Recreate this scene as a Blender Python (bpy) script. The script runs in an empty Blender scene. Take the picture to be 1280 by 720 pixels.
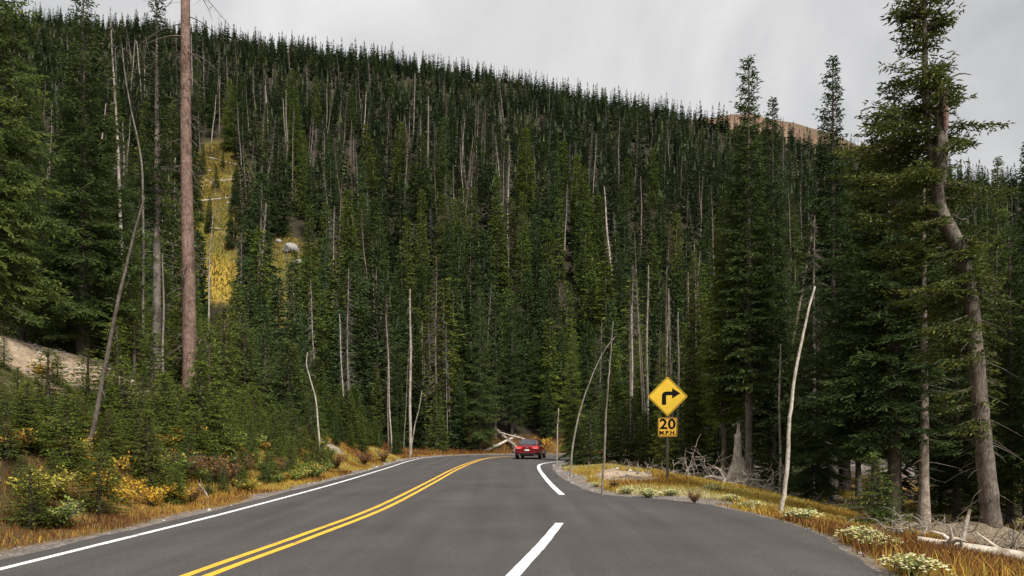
import bpy, bmesh, math
import numpy as np
from math import radians as R, pi, sin, cos

S = bpy.context.scene
COL = S.collection
# ------------------------------------------------------------------ camera, sky, sun, exposure
F, HZ, CX, EYE = 924.0, 546.0, 640.0, 1.6          # focal length in photo pixels, horizon row, centre column, eye height
cam_d = bpy.data.cameras.new('camera'); cam = bpy.data.objects.new('camera', cam_d); COL.objects.link(cam)
cam.location = (0, 0, EYE); cam.rotation_euler = (R(90), 0, 0)
cam_d.sensor_width = 36; cam_d.lens = F / 1280 * 36; cam_d.shift_y = (HZ - 360) / 1280
cam_d.clip_start = 0.1; cam_d.clip_end = 6000
S.camera = cam

SUN_EL, SUN_AZ = 52, 150                            # compass direction, clockwise from +Y
W = bpy.data.worlds.new('World'); S.world = W; W.use_nodes = True
nt = W.node_tree; nt.nodes.clear()
def N(t, typ, **kw):
    n = t.nodes.new(typ)
    for k, v in kw.items():
        if k.startswith('i_'): n.inputs[int(k[2:])].default_value = v
        else: setattr(n, k, v)
    return n
def lk(t, a, b): t.links.new(a, b)
out = N(nt, 'ShaderNodeOutputWorld'); bg = N(nt, 'ShaderNodeBackground'); bg.inputs[1].default_value = 0.1
sky = N(nt, 'ShaderNodeTexSky', sky_type='NISHITA', sun_disc=False, sun_elevation=R(SUN_EL), sun_rotation=R(SUN_AZ))
tc = N(nt, 'ShaderNodeTexCoord'); mp = N(nt, 'ShaderNodeMapping'); mp.inputs['Scale'].default_value = (1.0, 1.0, 1.15)
lk(nt, tc.outputs['Generated'], mp.inputs[0])
nz = N(nt, 'ShaderNodeTexNoise'); nz.inputs['Scale'].default_value = 2.3; nz.inputs['Detail'].default_value = 7; nz.inputs['Roughness'].default_value = 0.55
nz.inputs['Distortion'].default_value = 0.35
lk(nt, mp.outputs[0], nz.inputs['Vector'])
cr = N(nt, 'ShaderNodeValToRGB'); cr.color_ramp.elements[0].position = 0.36; cr.color_ramp.elements[1].position = 0.64
cr.color_ramp.elements[0].color = (4.3, 4.32, 4.4, 1); cr.color_ramp.elements[1].color = (7.1, 7.05, 7.0, 1)
lk(nt, nz.outputs[0], cr.inputs[0])
mx = N(nt, 'ShaderNodeMix', data_type='RGBA'); mx.inputs[0].default_value = 0.95
lk(nt, sky.outputs[0], mx.inputs[6]); lk(nt, cr.outputs[0], mx.inputs[7]); lk(nt, mx.outputs[2], bg.inputs[0]); lk(nt, bg.outputs[0], out.inputs[0])
sd = bpy.data.lights.new('sun', 'SUN'); sd.energy = 5.0; sd.angle = R(10); sd.color = (1, 0.975, 0.94)
sun = bpy.data.objects.new('sun', sd); COL.objects.link(sun)
sun.rotation_euler = (R(90 - SUN_EL), 0, R(180 - SUN_AZ)); sun.location = (0, 0, 50)
S.view_settings.view_transform = 'Standard'; S.view_settings.look = 'None'; S.view_settings.gamma = 1; S.view_settings.exposure = 0.32
S.render.engine = 'CYCLES'
S.cycles.max_bounces = 5; S.cycles.diffuse_bounces = 3; S.cycles.glossy_bounces = 2; S.cycles.transmission_bounces = 3

# ------------------------------------------------------------------ helpers
rng = np.random.default_rng(7)
def wave(x, y, seed, sc):
    r = np.random.default_rng(seed); o = 0
    for k in range(7):
        a = r.uniform(0, 2*pi); f = r.uniform(.6, 2.4) / sc; o = o + np.sin((x*cos(a) + y*sin(a))*f + r.uniform(0, 6.3))
    return o / 3.2
def fbm(x, y, seed, sc): return wave(x, y, seed, sc)*.55 + wave(x, y, seed+1, sc/2.3)*.3 + wave(x, y, seed+2, sc/5.1)*.15
def sstep(a, b, x):
    t = np.clip((x - a) / (b - a), 0, 1); return t*t*(3 - 2*t)

class MB:                                           # mesh collector, triangles only
    def __init__(s): s.v = []; s.f = []; s.t = []; s.m = []; s.n = 0
    def add(s, v, f, tint=0.5, mat=0):
        v = np.asarray(v, float).reshape(-1, 3); f = np.asarray(f, int).reshape(-1, 3)
        s.v.append(v); s.f.append(f + s.n); s.n += len(v)
        s.t.append(np.broadcast_to(np.asarray(tint, float), (len(v),))); s.m.append(np.full(len(f), mat))
    def quads(s, v, q, tint=0.5, mat=0):
        q = np.asarray(q, int).reshape(-1, 4)
        s.add(v, np.concatenate([q[:, [0, 1, 2]], q[:, [0, 2, 3]]]), tint, mat)
    def mesh(s, name, mats, smooth=False):
        me = bpy.data.meshes.new(name)
        v = np.concatenate(s.v); f = np.concatenate(s.f); nf = len(f)
        me.vertices.add(len(v)); me.vertices.foreach_set('co', v.astype(np.float32).ravel())
        me.loops.add(nf*3); me.loops.foreach_set('vertex_index', f.astype(np.int32).ravel())
        me.polygons.add(nf); me.polygons.foreach_set('loop_start', np.arange(0, nf*3, 3, dtype=np.int32))
        me.polygons.foreach_set('loop_total', np.full(nf, 3, np.int32))
        me.polygons.foreach_set('use_smooth', np.full(nf, smooth))
        me.polygons.foreach_set('material_index', np.concatenate(s.m).astype(np.int32))
        a = me.attributes.new('tint', 'FLOAT', 'POINT'); a.data.foreach_set('value', np.concatenate(s.t).astype(np.float32))
        for m in (mats if isinstance(mats, (list, tuple)) else [mats]): me.materials.append(m)
        me.update(); me.validate()
        return me
    def obj(s, name, mats, parent=None, smooth=False):
        return link(name, s.mesh(name, mats, smooth), parent)
def link(name, data, parent=None):
    o = bpy.data.objects.new(name, data); COL.objects.link(o)
    if parent is not None: o.parent = parent
    return o
def empty(name, loc=(0, 0, 0), rz=0):
    o = bpy.data.objects.new(name, None); COL.objects.link(o); o.location = loc; o.rotation_euler = (0, 0, rz); o.empty_display_size = .3
    return o
def tag(o, label=None, cat=None, group=None, kind=None):
    for k, v in (('label', label), ('category', cat), ('group', group), ('kind', kind)):
        if v: o[k] = v
    return o
def tube(mb, pts, rad, k=6, tint=0.5, mat=0, rough=0.0, cap=True, r=rng):
    pts = np.asarray(pts, float); n = len(pts); rad = np.broadcast_to(np.asarray(rad, float), (n,))
    d = np.gradient(pts, axis=0); d /= np.linalg.norm(d, axis=1)[:, None] + 1e-9
    ref = np.array([0.13, 0.99, 0.05]) if abs(d[0, 1]) < .8 else np.array([1, 0.1, 0])
    u = np.cross(d, ref); u /= np.linalg.norm(u, axis=1)[:, None] + 1e-9; w = np.cross(d, u)
    a = np.linspace(0, 2*pi, k, endpoint=False)
    rr = rad[:, None]*(1 + rough*r.uniform(-1, 1, (n, k)))
    v = pts[:, None] + rr[..., None]*(np.cos(a)[None, :, None]*u[:, None] + np.sin(a)[None, :, None]*w[:, None])
    i, j = np.meshgrid(np.arange(n-1), np.arange(k), indexing='ij'); j2 = (j+1) % k
    q = np.stack([i*k+j, i*k+j2, (i+1)*k+j2, (i+1)*k+j], -1)
    vv = v.reshape(-1, 3); tt = np.repeat(np.broadcast_to(np.asarray(tint, float), (n,)), k)
    mb.quads(vv, q, tt, mat)
    if cap:
        for e in (0, n-1):
            c = np.vstack([v[e], pts[e]]); jj = np.arange(k)
            mb.add(c, np.stack([jj, (jj+1) % k, np.full(k, k)], -1), tint if np.isscalar(tint) else float(np.asarray(tint).flat[-1 if e else 0]), mat)
def smoothpath(P, n):
    P = np.asarray(P, float); t = np.r_[0, np.cumsum(np.linalg.norm(np.diff(P, axis=0), axis=1))]; t /= t[-1]
    q = np.linspace(0, 1, n); o = np.stack([np.interp(q, t, P[:, i]) for i in range(P.shape[1])], 1)
    for _ in range(max(1, n // (len(P)*2))):
        o[1:-1] = (o[:-2] + 2*o[1:-1] + o[2:]) / 4
    return o

# ------------------------------------------------------------------ materials
def mat(name, rough=0.9, spec=0.2):
    m = bpy.data.materials.new(name); m.use_nodes = True; t = m.node_tree
    b = t.nodes['Principled BSDF']; b.inputs['Roughness'].default_value = rough; b.inputs['Specular IOR Level'].default_value = spec
    return m, t, b
def noise(t, scale, detail=4, rough=.6, vec=None, coord='Object'):
    n = N(t, 'ShaderNodeTexNoise'); n.inputs['Scale'].default_value = scale; n.inputs['Detail'].default_value = detail; n.inputs['Roughness'].default_value = rough
    if vec is None: vec = N(t, 'ShaderNodeTexCoord').outputs[coord]
    lk(t, vec, n.inputs['Vector']); return n.outputs[0]
def ramp(t, fac, stops, interp='LINEAR'):
    c = N(t, 'ShaderNodeValToRGB'); c.color_ramp.interpolation = interp; e = c.color_ramp.elements
    while len(e) < len(stops): e.new(.5)
    for k, (p, col) in enumerate(stops):
        e[k].position = p; e[k].color = (*col, 1) if len(col) == 3 else col
    if fac is not None: lk(t, fac, c.inputs[0])
    return c.outputs[0]
def mul(t, a, b, fac=1.0, mode='MULTIPLY'):
    m = N(t, 'ShaderNodeMix', data_type='RGBA', blend_type=mode); m.inputs[0].default_value = fac
    if hasattr(a, 'links') or hasattr(a, 'is_linked'): lk(t, a, m.inputs[6])
    else: m.inputs[6].default_value = (*a, 1)
    if hasattr(b, 'links') or hasattr(b, 'is_linked'): lk(t, b, m.inputs[7])
    else: m.inputs[7].default_value = (*b, 1)
    return m.outputs[2]
def bump(t, b, h, strength=.4, dist=.02):
    n = N(t, 'ShaderNodeBump'); n.inputs['Strength'].default_value = strength; n.inputs['Distance'].default_value = dist
    lk(t, h, n.inputs['Height']); lk(t, n.outputs[0], b.inputs['Normal'])
def attr(t, name='tint'): return N(t, 'ShaderNodeAttribute', attribute_name=name)

def leaf_mat(name, stops, trans=.25, objcol=True):
    m, t, b = mat(name, .75, .15)
    c = ramp(t, attr(t).outputs['Fac'], stops)
    if objcol:
        oi = N(t, 'ShaderNodeObjectInfo'); c = mul(t, c, oi.outputs['Color'])
    lk(t, c, b.inputs['Base Color'])
    tr = N(t, 'ShaderNodeBsdfTranslucent'); lk(t, c, tr.inputs[0])
    ms = N(t, 'ShaderNodeMixShader'); ms.inputs[0].default_value = trans
    lk(t, b.outputs[0], ms.inputs[1]); lk(t, tr.outputs[0], ms.inputs[2]); lk(t, ms.outputs[0], t.nodes['Material Output'].inputs[0])
    return m
M_NEEDLE = leaf_mat('spruce_needles', [(0, (.024, .034, .014)), (.35, (.070, .092, .031)), (.7, (.155, .18, .053)), (1, (.26, .27, .08))])
M_GRASS = leaf_mat('dry_grass', [(0, (.10, .045, .018)), (.2, (.21, .09, .028)), (.42, (.37, .20, .045)), (.62, (.52, .35, .05)), (.8, (.30, .29, .05)), (1, (.60, .52, .28))], .3, False)
M_MEADOW = leaf_mat('meadow_grass', [(0, (.07, .055, .02)), (.35, (.16, .12, .03)), (.6, (.30, .22, .035)), (1, (.13, .14, .03))], .3, False)
M_GOLDLEAF = leaf_mat('golden_leaves', [(0, (.26, .11, .02)), (.35, (.52, .28, .03)), (.7, (.68, .44, .05)), (1, (.42, .38, .06))], .3, False)
M_FLOWER = leaf_mat('pale_flowers', [(0, (.13, .16, .04)), (.4, (.24, .27, .08)), (.7, (.44, .42, .15)), (1, (.66, .62, .36))], .25, False)

def bark_mat(name, c1, c2, c3, objcol=True):
    m, t, b = mat(name, .92, .15)
    co = N(t, 'ShaderNodeTexCoord').outputs['Object']
    mp = N(t, 'ShaderNodeMapping'); mp.inputs['Scale'].default_value = (1, 1, .35); lk(t, co, mp.inputs[0])
    n1 = noise(t, 26, 7, .75, mp.outputs[0]); n2 = noise(t, 2.6, 5, .7, co)
    c = ramp(t, n1, [(.32, c1), (.55, c2), (.72, c3)])
    c = mul(t, c, ramp(t, n2, [(.35, (.5, .45, .40)), (.48, (.9, .88, .85)), (.65, (1.25, 1.22, 1.2))]))
    if objcol: c = mul(t, c, N(t, 'ShaderNodeObjectInfo').outputs['Color'])
    lk(t, c, b.inputs['Base Color']); bump(t, b, n1, .7, .03)
    return m
M_BARK = bark_mat('grey_bark', (.06, .05, .042), (.17, .15, .13), (.30, .28, .25))
M_DEADWOOD = bark_mat('weathered_dead_wood', (.16, .14, .12), (.34, .31, .27), (.52, .49, .45))
M_SNAGTWIG = bark_mat('dead_twigs', (.09, .08, .07), (.16, .145, .13), (.26, .24, .215))
M_REDBARK = bark_mat('reddish_bark', (.07, .045, .036), (.22, .145, .115), (.38, .29, .25))

# ------------------------------------------------------------------ the ground
LEFT_LINE = [(-6.35, -8), (-6.3, 4), (-6.15, 10), (-6.0, 16), (-6.05, 26), (-6.4, 38), (-6.8, 49), (-6.6, 56), (-5.4, 62), (-3, 65.6), (1, 67.6), (6, 67.2), (13, 63.5), (22, 56), (34, 45)]
YELLOW = [(-4.1, -8), (-3.9, 4), (-3.62, 8.6), (-3.3, 12), (-2.95, 17), (-2.85, 26), (-2.8, 36), (-2.5, 46), (-1.9, 54.5), (-.3, 60), (3, 62.6), (7, 62), (13, 58.3), (21, 51.2), (32, 41)]
def polyx(poly, y, side):                            # x of an edge polyline at y (for y below the bend)
    p = np.array([q for q in poly]); return np.interp(y, p[:, 1], p[:, 0])
def left_road(y): return np.interp(y, [p[1] for p in LEFT_LINE[:11]], [p[0] for p in LEFT_LINE[:11]]) - .55
RIGHT_EDGE = [(2.6, -8), (3.2, 2), (3.75, 5.5), (4.25, 8.5), (4.75, 10.6), (5.08, 13), (5.0, 15.2), (4.55, 17.6), (3.6, 19.3), (2.75, 20.2), (2.32, 21.6), (2.05, 25), (1.95, 31), (2.1, 38), (2.6, 44.5), (4.2, 49.5), (7.5, 51.6), (12, 50.2), (19, 44.5), (29, 35.5)]
LEFT_EDGE = [(x - .5 if y < 58 else x - .2, y if y < 60 else y + .8) for x, y in LEFT_LINE]
def catmull(P, m=8):
    P = np.array(P, float); Q = np.vstack([2*P[0]-P[1], P, 2*P[-1]-P[-2]]); o = []
    for i in range(1, len(Q)-2):
        t = np.linspace(0, 1, m, endpoint=False)[:, None]
        o.append(.5*((2*Q[i]) + (-Q[i-1]+Q[i+1])*t + (2*Q[i-1]-5*Q[i]+4*Q[i+1]-Q[i+2])*t**2 + (-Q[i-1]+3*Q[i]-3*Q[i+1]+Q[i+2])*t**3))
    o.append(Q[-2][None]); return np.vstack(o)
LE, RE = catmull(LEFT_EDGE), catmull(RIGHT_EDGE)
_r = np.random.default_rng(3)
RE = RE + _r.normal(0, .035, RE.shape); LE = LE + _r.normal(0, .03, LE.shape)
ROAD = np.vstack([LE, RE[::-1]])
def seg_dist(x, y, P):
    d = np.full(x.shape, 1e9)
    for a, b in zip(P[:-1], P[1:]):
        ab = b-a; t = np.clip(((x-a[0])*ab[0] + (y-a[1])*ab[1])/(ab@ab + 1e-9), 0, 1)
        d = np.minimum(d, np.hypot(x-a[0]-t*ab[0], y-a[1]-t*ab[1]))
    return d
def inside(x, y, P):
    c = np.zeros(x.shape, bool)
    for a, b in zip(P, np.roll(P, -1, 0)):
        k = ((a[1] > y) != (b[1] > y)); c ^= k & (x < (b[0]-a[0])*(y-a[1])/((b[1]-a[1]) + 1e-12) + a[0])
    return c
def road_d(x, y):                                    # signed distance to the asphalt, negative inside
    x, y = np.broadcast_arrays(np.asarray(x, float), np.asarray(y, float))
    d = np.full(x.shape, 50.0); near = (x > -40) & (x < 45) & (y > -30) & (y < 90)
    if near.any():
        dd = seg_dist(x[near], y[near], np.vstack([ROAD[::2], ROAD[:1]])); dd[inside(x[near], y[near], ROAD)] *= -1; d[near] = dd
    return d
def smax(a, b, k):
    h = np.clip(.5 + .5*(a-b)/k, 0, 1); return b*(1-h) + a*h + k*h*(1-h)
def height(x, y, d=None):
    x = np.asarray(x, float); y = np.asarray(y, float)
    if d is None: d = road_d(x, y)
    # the mountain side
    u = y*.966 - x*.259
    s = u - 80 + 6*fbm(x, y, 11, 60)
    hill = .62*s + 7*fbm(x, y, 21, 90)*sstep(10, 120, s)
    top = 222 + .0*x - .10*np.minimum(x, 500) - .15*np.clip(x+70, 0, 300) - .19*np.clip(x-85, 0, 130) - .00016*np.clip(x, -600, 600)**2*(x < 0)
    hill = np.where(hill > top - 30, top - 30 + 30*(1-np.exp(-(hill-top+30)/30)), hill)
    hill = hill - np.clip(s - 520, 0, 1e9)*.25
    hill = np.where(s < 0, hill*.12, hill)
    # cut bank left of the road
    e = -(x + 7.4) - 1.2*np.clip((y-50)/12, 0, 1)
    bank = .60*np.clip(e, 0, 7.2) + .27*np.clip(e-7.2, 0, 80) - .15*np.clip(4 - y, 0, 30)*(e > 0)
    bank = bank*sstep(0, 2.0, e) * (1 - .5*sstep(25, 60, y))
    bank = bank + .35*fbm(x, y, 31, 5)*sstep(.5, 4, e)
    # low ground on the right, with small mounds on the verge
    rgt = -.165*np.clip(x - 5.2, 0, 7) - .02*np.clip(x-14, 0, 40)
    mound = .30*np.exp(-((x-4.6)**2/5 + (y-27)**2/22)) + .22*np.exp(-((x-8)**2/6 + (y-24)**2/10)) + .25*np.exp(-((x-3.3)**2/1.2+(y-29.5)**2/6))
    outer = .33*np.clip(y - 70 + .5*np.clip(x-4, 0, 99), 0, 10)*sstep(-16, -8, x)*(1-sstep(14, 26, x))
    outer = outer + 1.25*np.exp(-((x-11)/6)**2 - ((y-42.5)/4.2)**2)*sstep(3, 6, x)
    base = outer + np.where(x > 3, rgt, 0) + mound + .07*fbm(x, y, 41, 2.2)
    z = np.where(x < -6, smax(bank, hill, 2.5), smax(base, hill, 2.0))
    m = sstep(.05, 1.6, d)
    z = z*m - .05*(1-sstep(-.5, .05, d)) - .012
    return z
def hz(x, y): return float(height(np.array([x], float), np.array([y], float))[0])

def axis(lo, hi, dlo, dhi, fine, grow):
    a = list(np.arange(dlo, dhi, fine)); s = fine
    while a[-1] < hi: s *= grow; a.append(a[-1] + s)
    s = fine
    while a[0] > lo: s *= grow; a.insert(0, a[0] - s)
    return np.array(a)
gx = axis(-900, 1000, -18, 18, .22, 1.055); gy = axis(-400, 950, 4, 50, .22, 1.045)
GX, GY = np.meshgrid(gx, gy); GD = road_d(GX, GY); GZ = height(GX, GY, GD)
nx, ny = len(gx), len(gy)
tb = MB(); i, j = np.meshgrid(np.arange(ny-1), np.arange(nx-1), indexing='ij'); q = np.stack([i*nx+j, i*nx+j+1, (i+1)*nx+j+1, (i+1)*nx+j], -1)
tb.quads(np.stack([GX, GY, GZ], -1).reshape(-1, 3), q)
# what covers the ground where: litter, dry grass, gravel, sand, golden meadow
def blob(x, y, cx, cy, rx, ry): return np.exp(-(((x-cx)/rx)**2 + ((y-cy)/ry)**2)**1.5)
def meadow(x, y):
    q = x/np.maximum(y, 1) + .022*fbm(x, y, 93, 6); y = y + 7*fbm(x, y, 94, 8)
    a = np.exp(-((q+.405)/.034)**4)*sstep(104, 112, y)*(1-sstep(178, 190, y))
    b = np.exp(-((q+.305)/.022)**4)*sstep(104, 110, y)*(1-sstep(128, 140, y))
    return np.maximum(a, b)
def sand(x, y):
    s = blob(x, y, -14.4, 22, 2.2, 5.0) + blob(x, y, -12.6, 24.5, 1.0, 1.6) + blob(x, y, -9.8, 38.5, .8, 2.2) + .9*blob(x, y, 4.1, 26.8, 1.1, 3.2) + .8*blob(x, y, 5.6, 17.6, .9, .7)
    return np.clip(s*1.5, 0, 1)*sstep(-.45, .15, fbm(x, y, 61, 1.4))
def gravel(x, y, d):
    w = np.where(x > 0, 1.2, .75) + .5*fbm(x, y, 51, 1.5)
    w = np.where((x > 0) & (y > 20) & (y < 38), 1.0 + .5*fbm(x, y, 51, 1.5), w)
    w = np.where((x > 0) & (y < 17.5), .22, w)
    return 1 - sstep(w*.6, w, d)
fx, fy, fd = GX.ravel(), GY.ravel(), GD.ravel()
n1 = fbm(fx, fy, 71, 2.5); n2 = fbm(fx, fy, 81, 12)
lit = np.array([.030, .024, .016]); grs = np.array([.20, .125, .038]); olive = np.array([.085, .085, .026]); grv = np.array([.19, .165, .145]); snd = np.array([.38, .29, .20]); gold = np.array([.22, .15, .025])
C = np.tile(lit, (len(fx), 1))
def over(C, c, a): a = np.clip(a, 0, 1)[:, None]; return C*(1-a) + c*a
near = 1 - np.where(fx < 0, sstep(1.6, 3.2, fd), sstep(3.0, 7.5, fd))
C = over(C, olive*.6, sstep(.1, .5, n2)*.4); C = over(C, olive*.75, (fx < -6)*(fy < 60)*sstep(-.6, .1, n1)*.8)
C = over(C, grs, near*sstep(-.9, .1, n1)); C = over(C, olive, near*sstep(.25, .6, n2)*.7)
mm = meadow(fx, fy); C = over(C, olive*1.2, mm*.9); C = over(C, gold*.6, mm*sstep(-.3, .2, fbm(fx, fy, 96, 6))*.8); C = over(C, gold*1.4, mm*(1-sstep(118, 128, fy))*sstep(-.5, 0, n2)); C = over(C, olive*1.3, mm*sstep(.0, .5, fbm(fx, fy, 91, 9))*.8); C = over(C, snd*.8, mm*sstep(.55, .7, fbm(fx, fy, 95, 5)))
C = over(C, grv, gravel(fx, fy, fd)); C = over(C, snd, sand(fx, fy))
gm = tb.mesh('ground', [], True)
ca = gm.color_attributes.new('cover', 'FLOAT_COLOR', 'POINT'); ca.data.foreach_set('color', np.c_[C, np.ones(len(C))].astype(np.float32).ravel())
m, t, b = mat('ground_cover', .95, .1)
co = N(t, 'ShaderNodeTexCoord').outputs['Object']
n_f = noise(t, 22, 6, .75, co); n_m = noise(t, 3.1, 4, .6, co)
vo = N(t, 'ShaderNodeTexVoronoi'); vo.inputs['Scale'].default_value = 16; lk(t, co, vo.inputs['Vector'])
c = mul(t, attr(t, 'cover').outputs['Color'], ramp(t, n_f, [(.3, (.5, .48, .45)), (.5, (.95, .95, .95)), (.7, (1.7, 1.65, 1.6))]))
c = mul(t, c, ramp(t, n_m, [(.3, (.7, .7, .7)), (.7, (1.3, 1.3, 1.3))]))
c = mul(t, c, ramp(t, vo.outputs['Color'], [(0, (.7, .7, .7)), (1, (1.35, 1.32, 1.28))]))
lk(t, c, b.inputs['Base Color']); bump(t, b, n_f, .8, .06)
gm.materials.append(m)
tag(link('ground', gm), kind='structure')

# asphalt sheet
m, t, b = mat('asphalt', .88, .25)
co = N(t, 'ShaderNodeTexCoord').outputs['Object']
a1 = noise(t, 160, 3, .8, co); a2 = noise(t, .35, 5, .6, co)
mpx = N(t, 'ShaderNodeMapping'); mpx.inputs['Scale'].default_value = (1.1, .06, 1); lk(t, co, mpx.inputs[0]); a3 = noise(t, 1.6, 3, .5, mpx.outputs[0])
vor = N(t, 'ShaderNodeTexVoronoi'); vor.inputs['Scale'].default_value = 95; lk(t, co, vor.inputs['Vector'])
c = ramp(t, a1, [(.30, (.022, .020, .019)), (.5, (.058, .052, .0485)), (.70, (.14, .126, .117))])
c = mul(t, c, ramp(t, a2, [(.3, (.80, .80, .81)), (.7, (1.16, 1.14, 1.11))]))
a4 = noise(t, 24, 5, .75, co); c = mul(t, c, ramp(t, a4, [(.34, (.70, .70, .70)), (.5, (1, 1, 1)), (.66, (1.34, 1.33, 1.31))]))
a5 = noise(t, .9, 7, .7, co); c = mul(t, c, ramp(t, a5, [(.493, (1, 1, 1)), (.5, (.80, .80, .80)), (.507, (1, 1, 1))]))
c = mul(t, c, ramp(t, a3, [(.32, (.84, .84, .84)), (.68, (1.15, 1.15, 1.14))]))
c = mul(t, c, ramp(t, vor.outputs['Color'], [(0, (.7, .7, .7)), (1, (1.25, 1.25, 1.25))]), .7)
lk(t, c, b.inputs['Base Color']); bump(t, b, a1, .5, .004)
M_ASPH = m
bm = bmesh.new(); vs = [bm.verts.new((x, y, 0)) for x, y in ROAD]; f = bm.faces.new(vs)
r_ = bmesh.ops.extrude_edge_only(bm, edges=list(bm.edges))
for v in r_['geom']:
    if isinstance(v, bmesh.types.BMVert): v.co.z = -.09
bmesh.ops.triangulate(bm, faces=[f_ for f_ in bm.faces if len(f_.verts) > 4]); bmesh.ops.recalc_face_normals(bm, faces=bm.faces[:])
me = bpy.data.meshes.new('road'); bm.to_mesh(me); bm.free(); me.materials.append(M_ASPH); tag(link('road', me), kind='structure')

def paint(name, col, wear=.3):
    m, t, b = mat(name, .6, .35)
    co = N(t, 'ShaderNodeTexCoord').outputs['Object']
    n = noise(t, 55, 5, .8, co); n2 = noise(t, 2.2, 3, .6, co)
    s = N(t, 'ShaderNodeMath', operation='ADD'); lk(t, n, s.inputs[0]); lk(t, n2, s.inputs[1])
    c = ramp(t, s.outputs[0], [(.70+wear*.2, (.10, .095, .09)), (.82+wear*.2, tuple(x*.85 for x in col)), (1.0, col)])
    lk(t, c, b.inputs['Base Color']); bump(t, b, n, .3, .002); return m
M_WHITE, M_YEL = paint('white_road_paint', (.74, .73, .71), .35), paint('yellow_road_paint', (.72, .40, .035), .3)
def ribbon(name, pts, w, material, z=.004, off=0.0, m=10):
    P = catmull(pts, m); d = np.gradient(P, axis=0); d /= np.linalg.norm(d, axis=1)[:, None]; nrm = np.stack([d[:, 1], -d[:, 0]], 1)
    wv = w*(1 + _r.normal(0, .03, len(P)))
    A = P + nrm*(off - wv/2)[:, None]; B = P + nrm*(off + wv/2)[:, None]; n = len(P); k = np.arange(n-1)
    mb = MB(); mb.quads(np.vstack([np.c_[A, np.full(n, z)], np.c_[B, np.full(n, z)]]), np.stack([k, n+k, n+k+1, k+1], -1))
    return tag(mb.obj(name, material), kind='structure')
ribbon('edge_line_marking', LEFT_LINE, .13, M_WHITE)
ribbon('centre_line_marking', YELLOW, .12, M_YEL, off=-.13); ribbon('centre_line_marking', YELLOW, .12, M_YEL, off=.13)
ribbon('edge_line_marking', [(-1.0, -2), (-.75, 3), (-.30, 6.6), (.08, 8.9), (.45, 11), (.88, 13.7)], .16, M_WHITE)
ribbon('edge_line_marking', [(1.38, 20.4), (1.32, 24), (1.30, 30), (1.38, 38), (1.75, 43.5), (3.1, 48), (5.0, 50.6), (7.5, 51.9), (12, 50.8), (19, 45.2)], .17, M_WHITE)

# far bald brown hill beyond the ridge
hx = np.linspace(-900, 1500, 90); hy = np.linspace(720, 1500, 40); HX, HY = np.meshgrid(hx, hy)
HU = HX - 352; HZt = 453 - .29*np.sqrt(HU**2 + 90**2) - .19*HU
HZg = HZt*np.exp(-((HY-1030)/330)**2) + 10*fbm(HX, HY, 5, 90)
mb = MB(); i, j = np.meshgrid(np.arange(39), np.arange(89), indexing='ij'); q = np.stack([i*90+j, i*90+j+1, (i+1)*90+j+1, (i+1)*90+j], -1)
mb.quads(np.stack([HX, HY, HZg], -1).reshape(-1, 3), q)
m, t, b = mat('tundra', .95, .1); c = ramp(t, noise(t, .012, 8, .7), [(.35, (.085, .068, .04)), (.5, (.13, .08, .052)), (.65, (.20, .135, .095))]); lk(t, c, b.inputs['Base Color'])
tag(mb.obj('distant_hill', m, smooth=True), kind='structure')

# ------------------------------------------------------------------ spruce builder
UP = np.array([0, 0, 1.0])
def twigs_to_mesh(mb, p, d, l, w, tint, cross, r):
    d = d/ (np.linalg.norm(d, axis=1)[:, None] + 1e-9)
    s = np.cross(d, UP) + r.normal(0, .35, d.shape); s -= (s*d).sum(1)[:, None]*d; s /= np.linalg.norm(s, axis=1)[:, None] + 1e-9
    n = len(p)
    for pl in range(2 if cross else 1):
        v = np.stack([p, p + d*(l*.4)[:, None] + s*w[:, None], p + d*l[:, None], p + d*(l*.4)[:, None] - s*w[:, None]], 1).reshape(-1, 3)
        k = np.arange(n)[:, None]*4
        mb.add(v, np.concatenate([k + [0, 1, 2], k + [0, 2, 3]]), np.repeat(tint, 4))
        s = np.cross(d, s)
def branches(r, H, base, Rm, spacing, prof=1.0, gap=.0, whorl=5):
    nb = int((H-base)/spacing)*whorl
    u = (np.arange(nb)+.5)/nb; u = 1-(1-u)**.92
    z = base + (H-base)*np.clip(u + r.normal(0, .004, nb), 0, .995)
    tt = (z-base)/(H-base)
    side = .8 + .2*np.sin(np.arange(nb)*2.4)
    L = 1.28*Rm*((1-tt)**prof*(.55+.45*np.minimum(1, tt*5+.3)) + .035)*r.uniform(.6, 1.12, nb)*side
    keep = r.random(nb) > gap; az = np.arange(nb)*2.39996 + r.normal(0, .35, nb)
    return z[keep], L[keep], az[keep], tt[keep]
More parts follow.
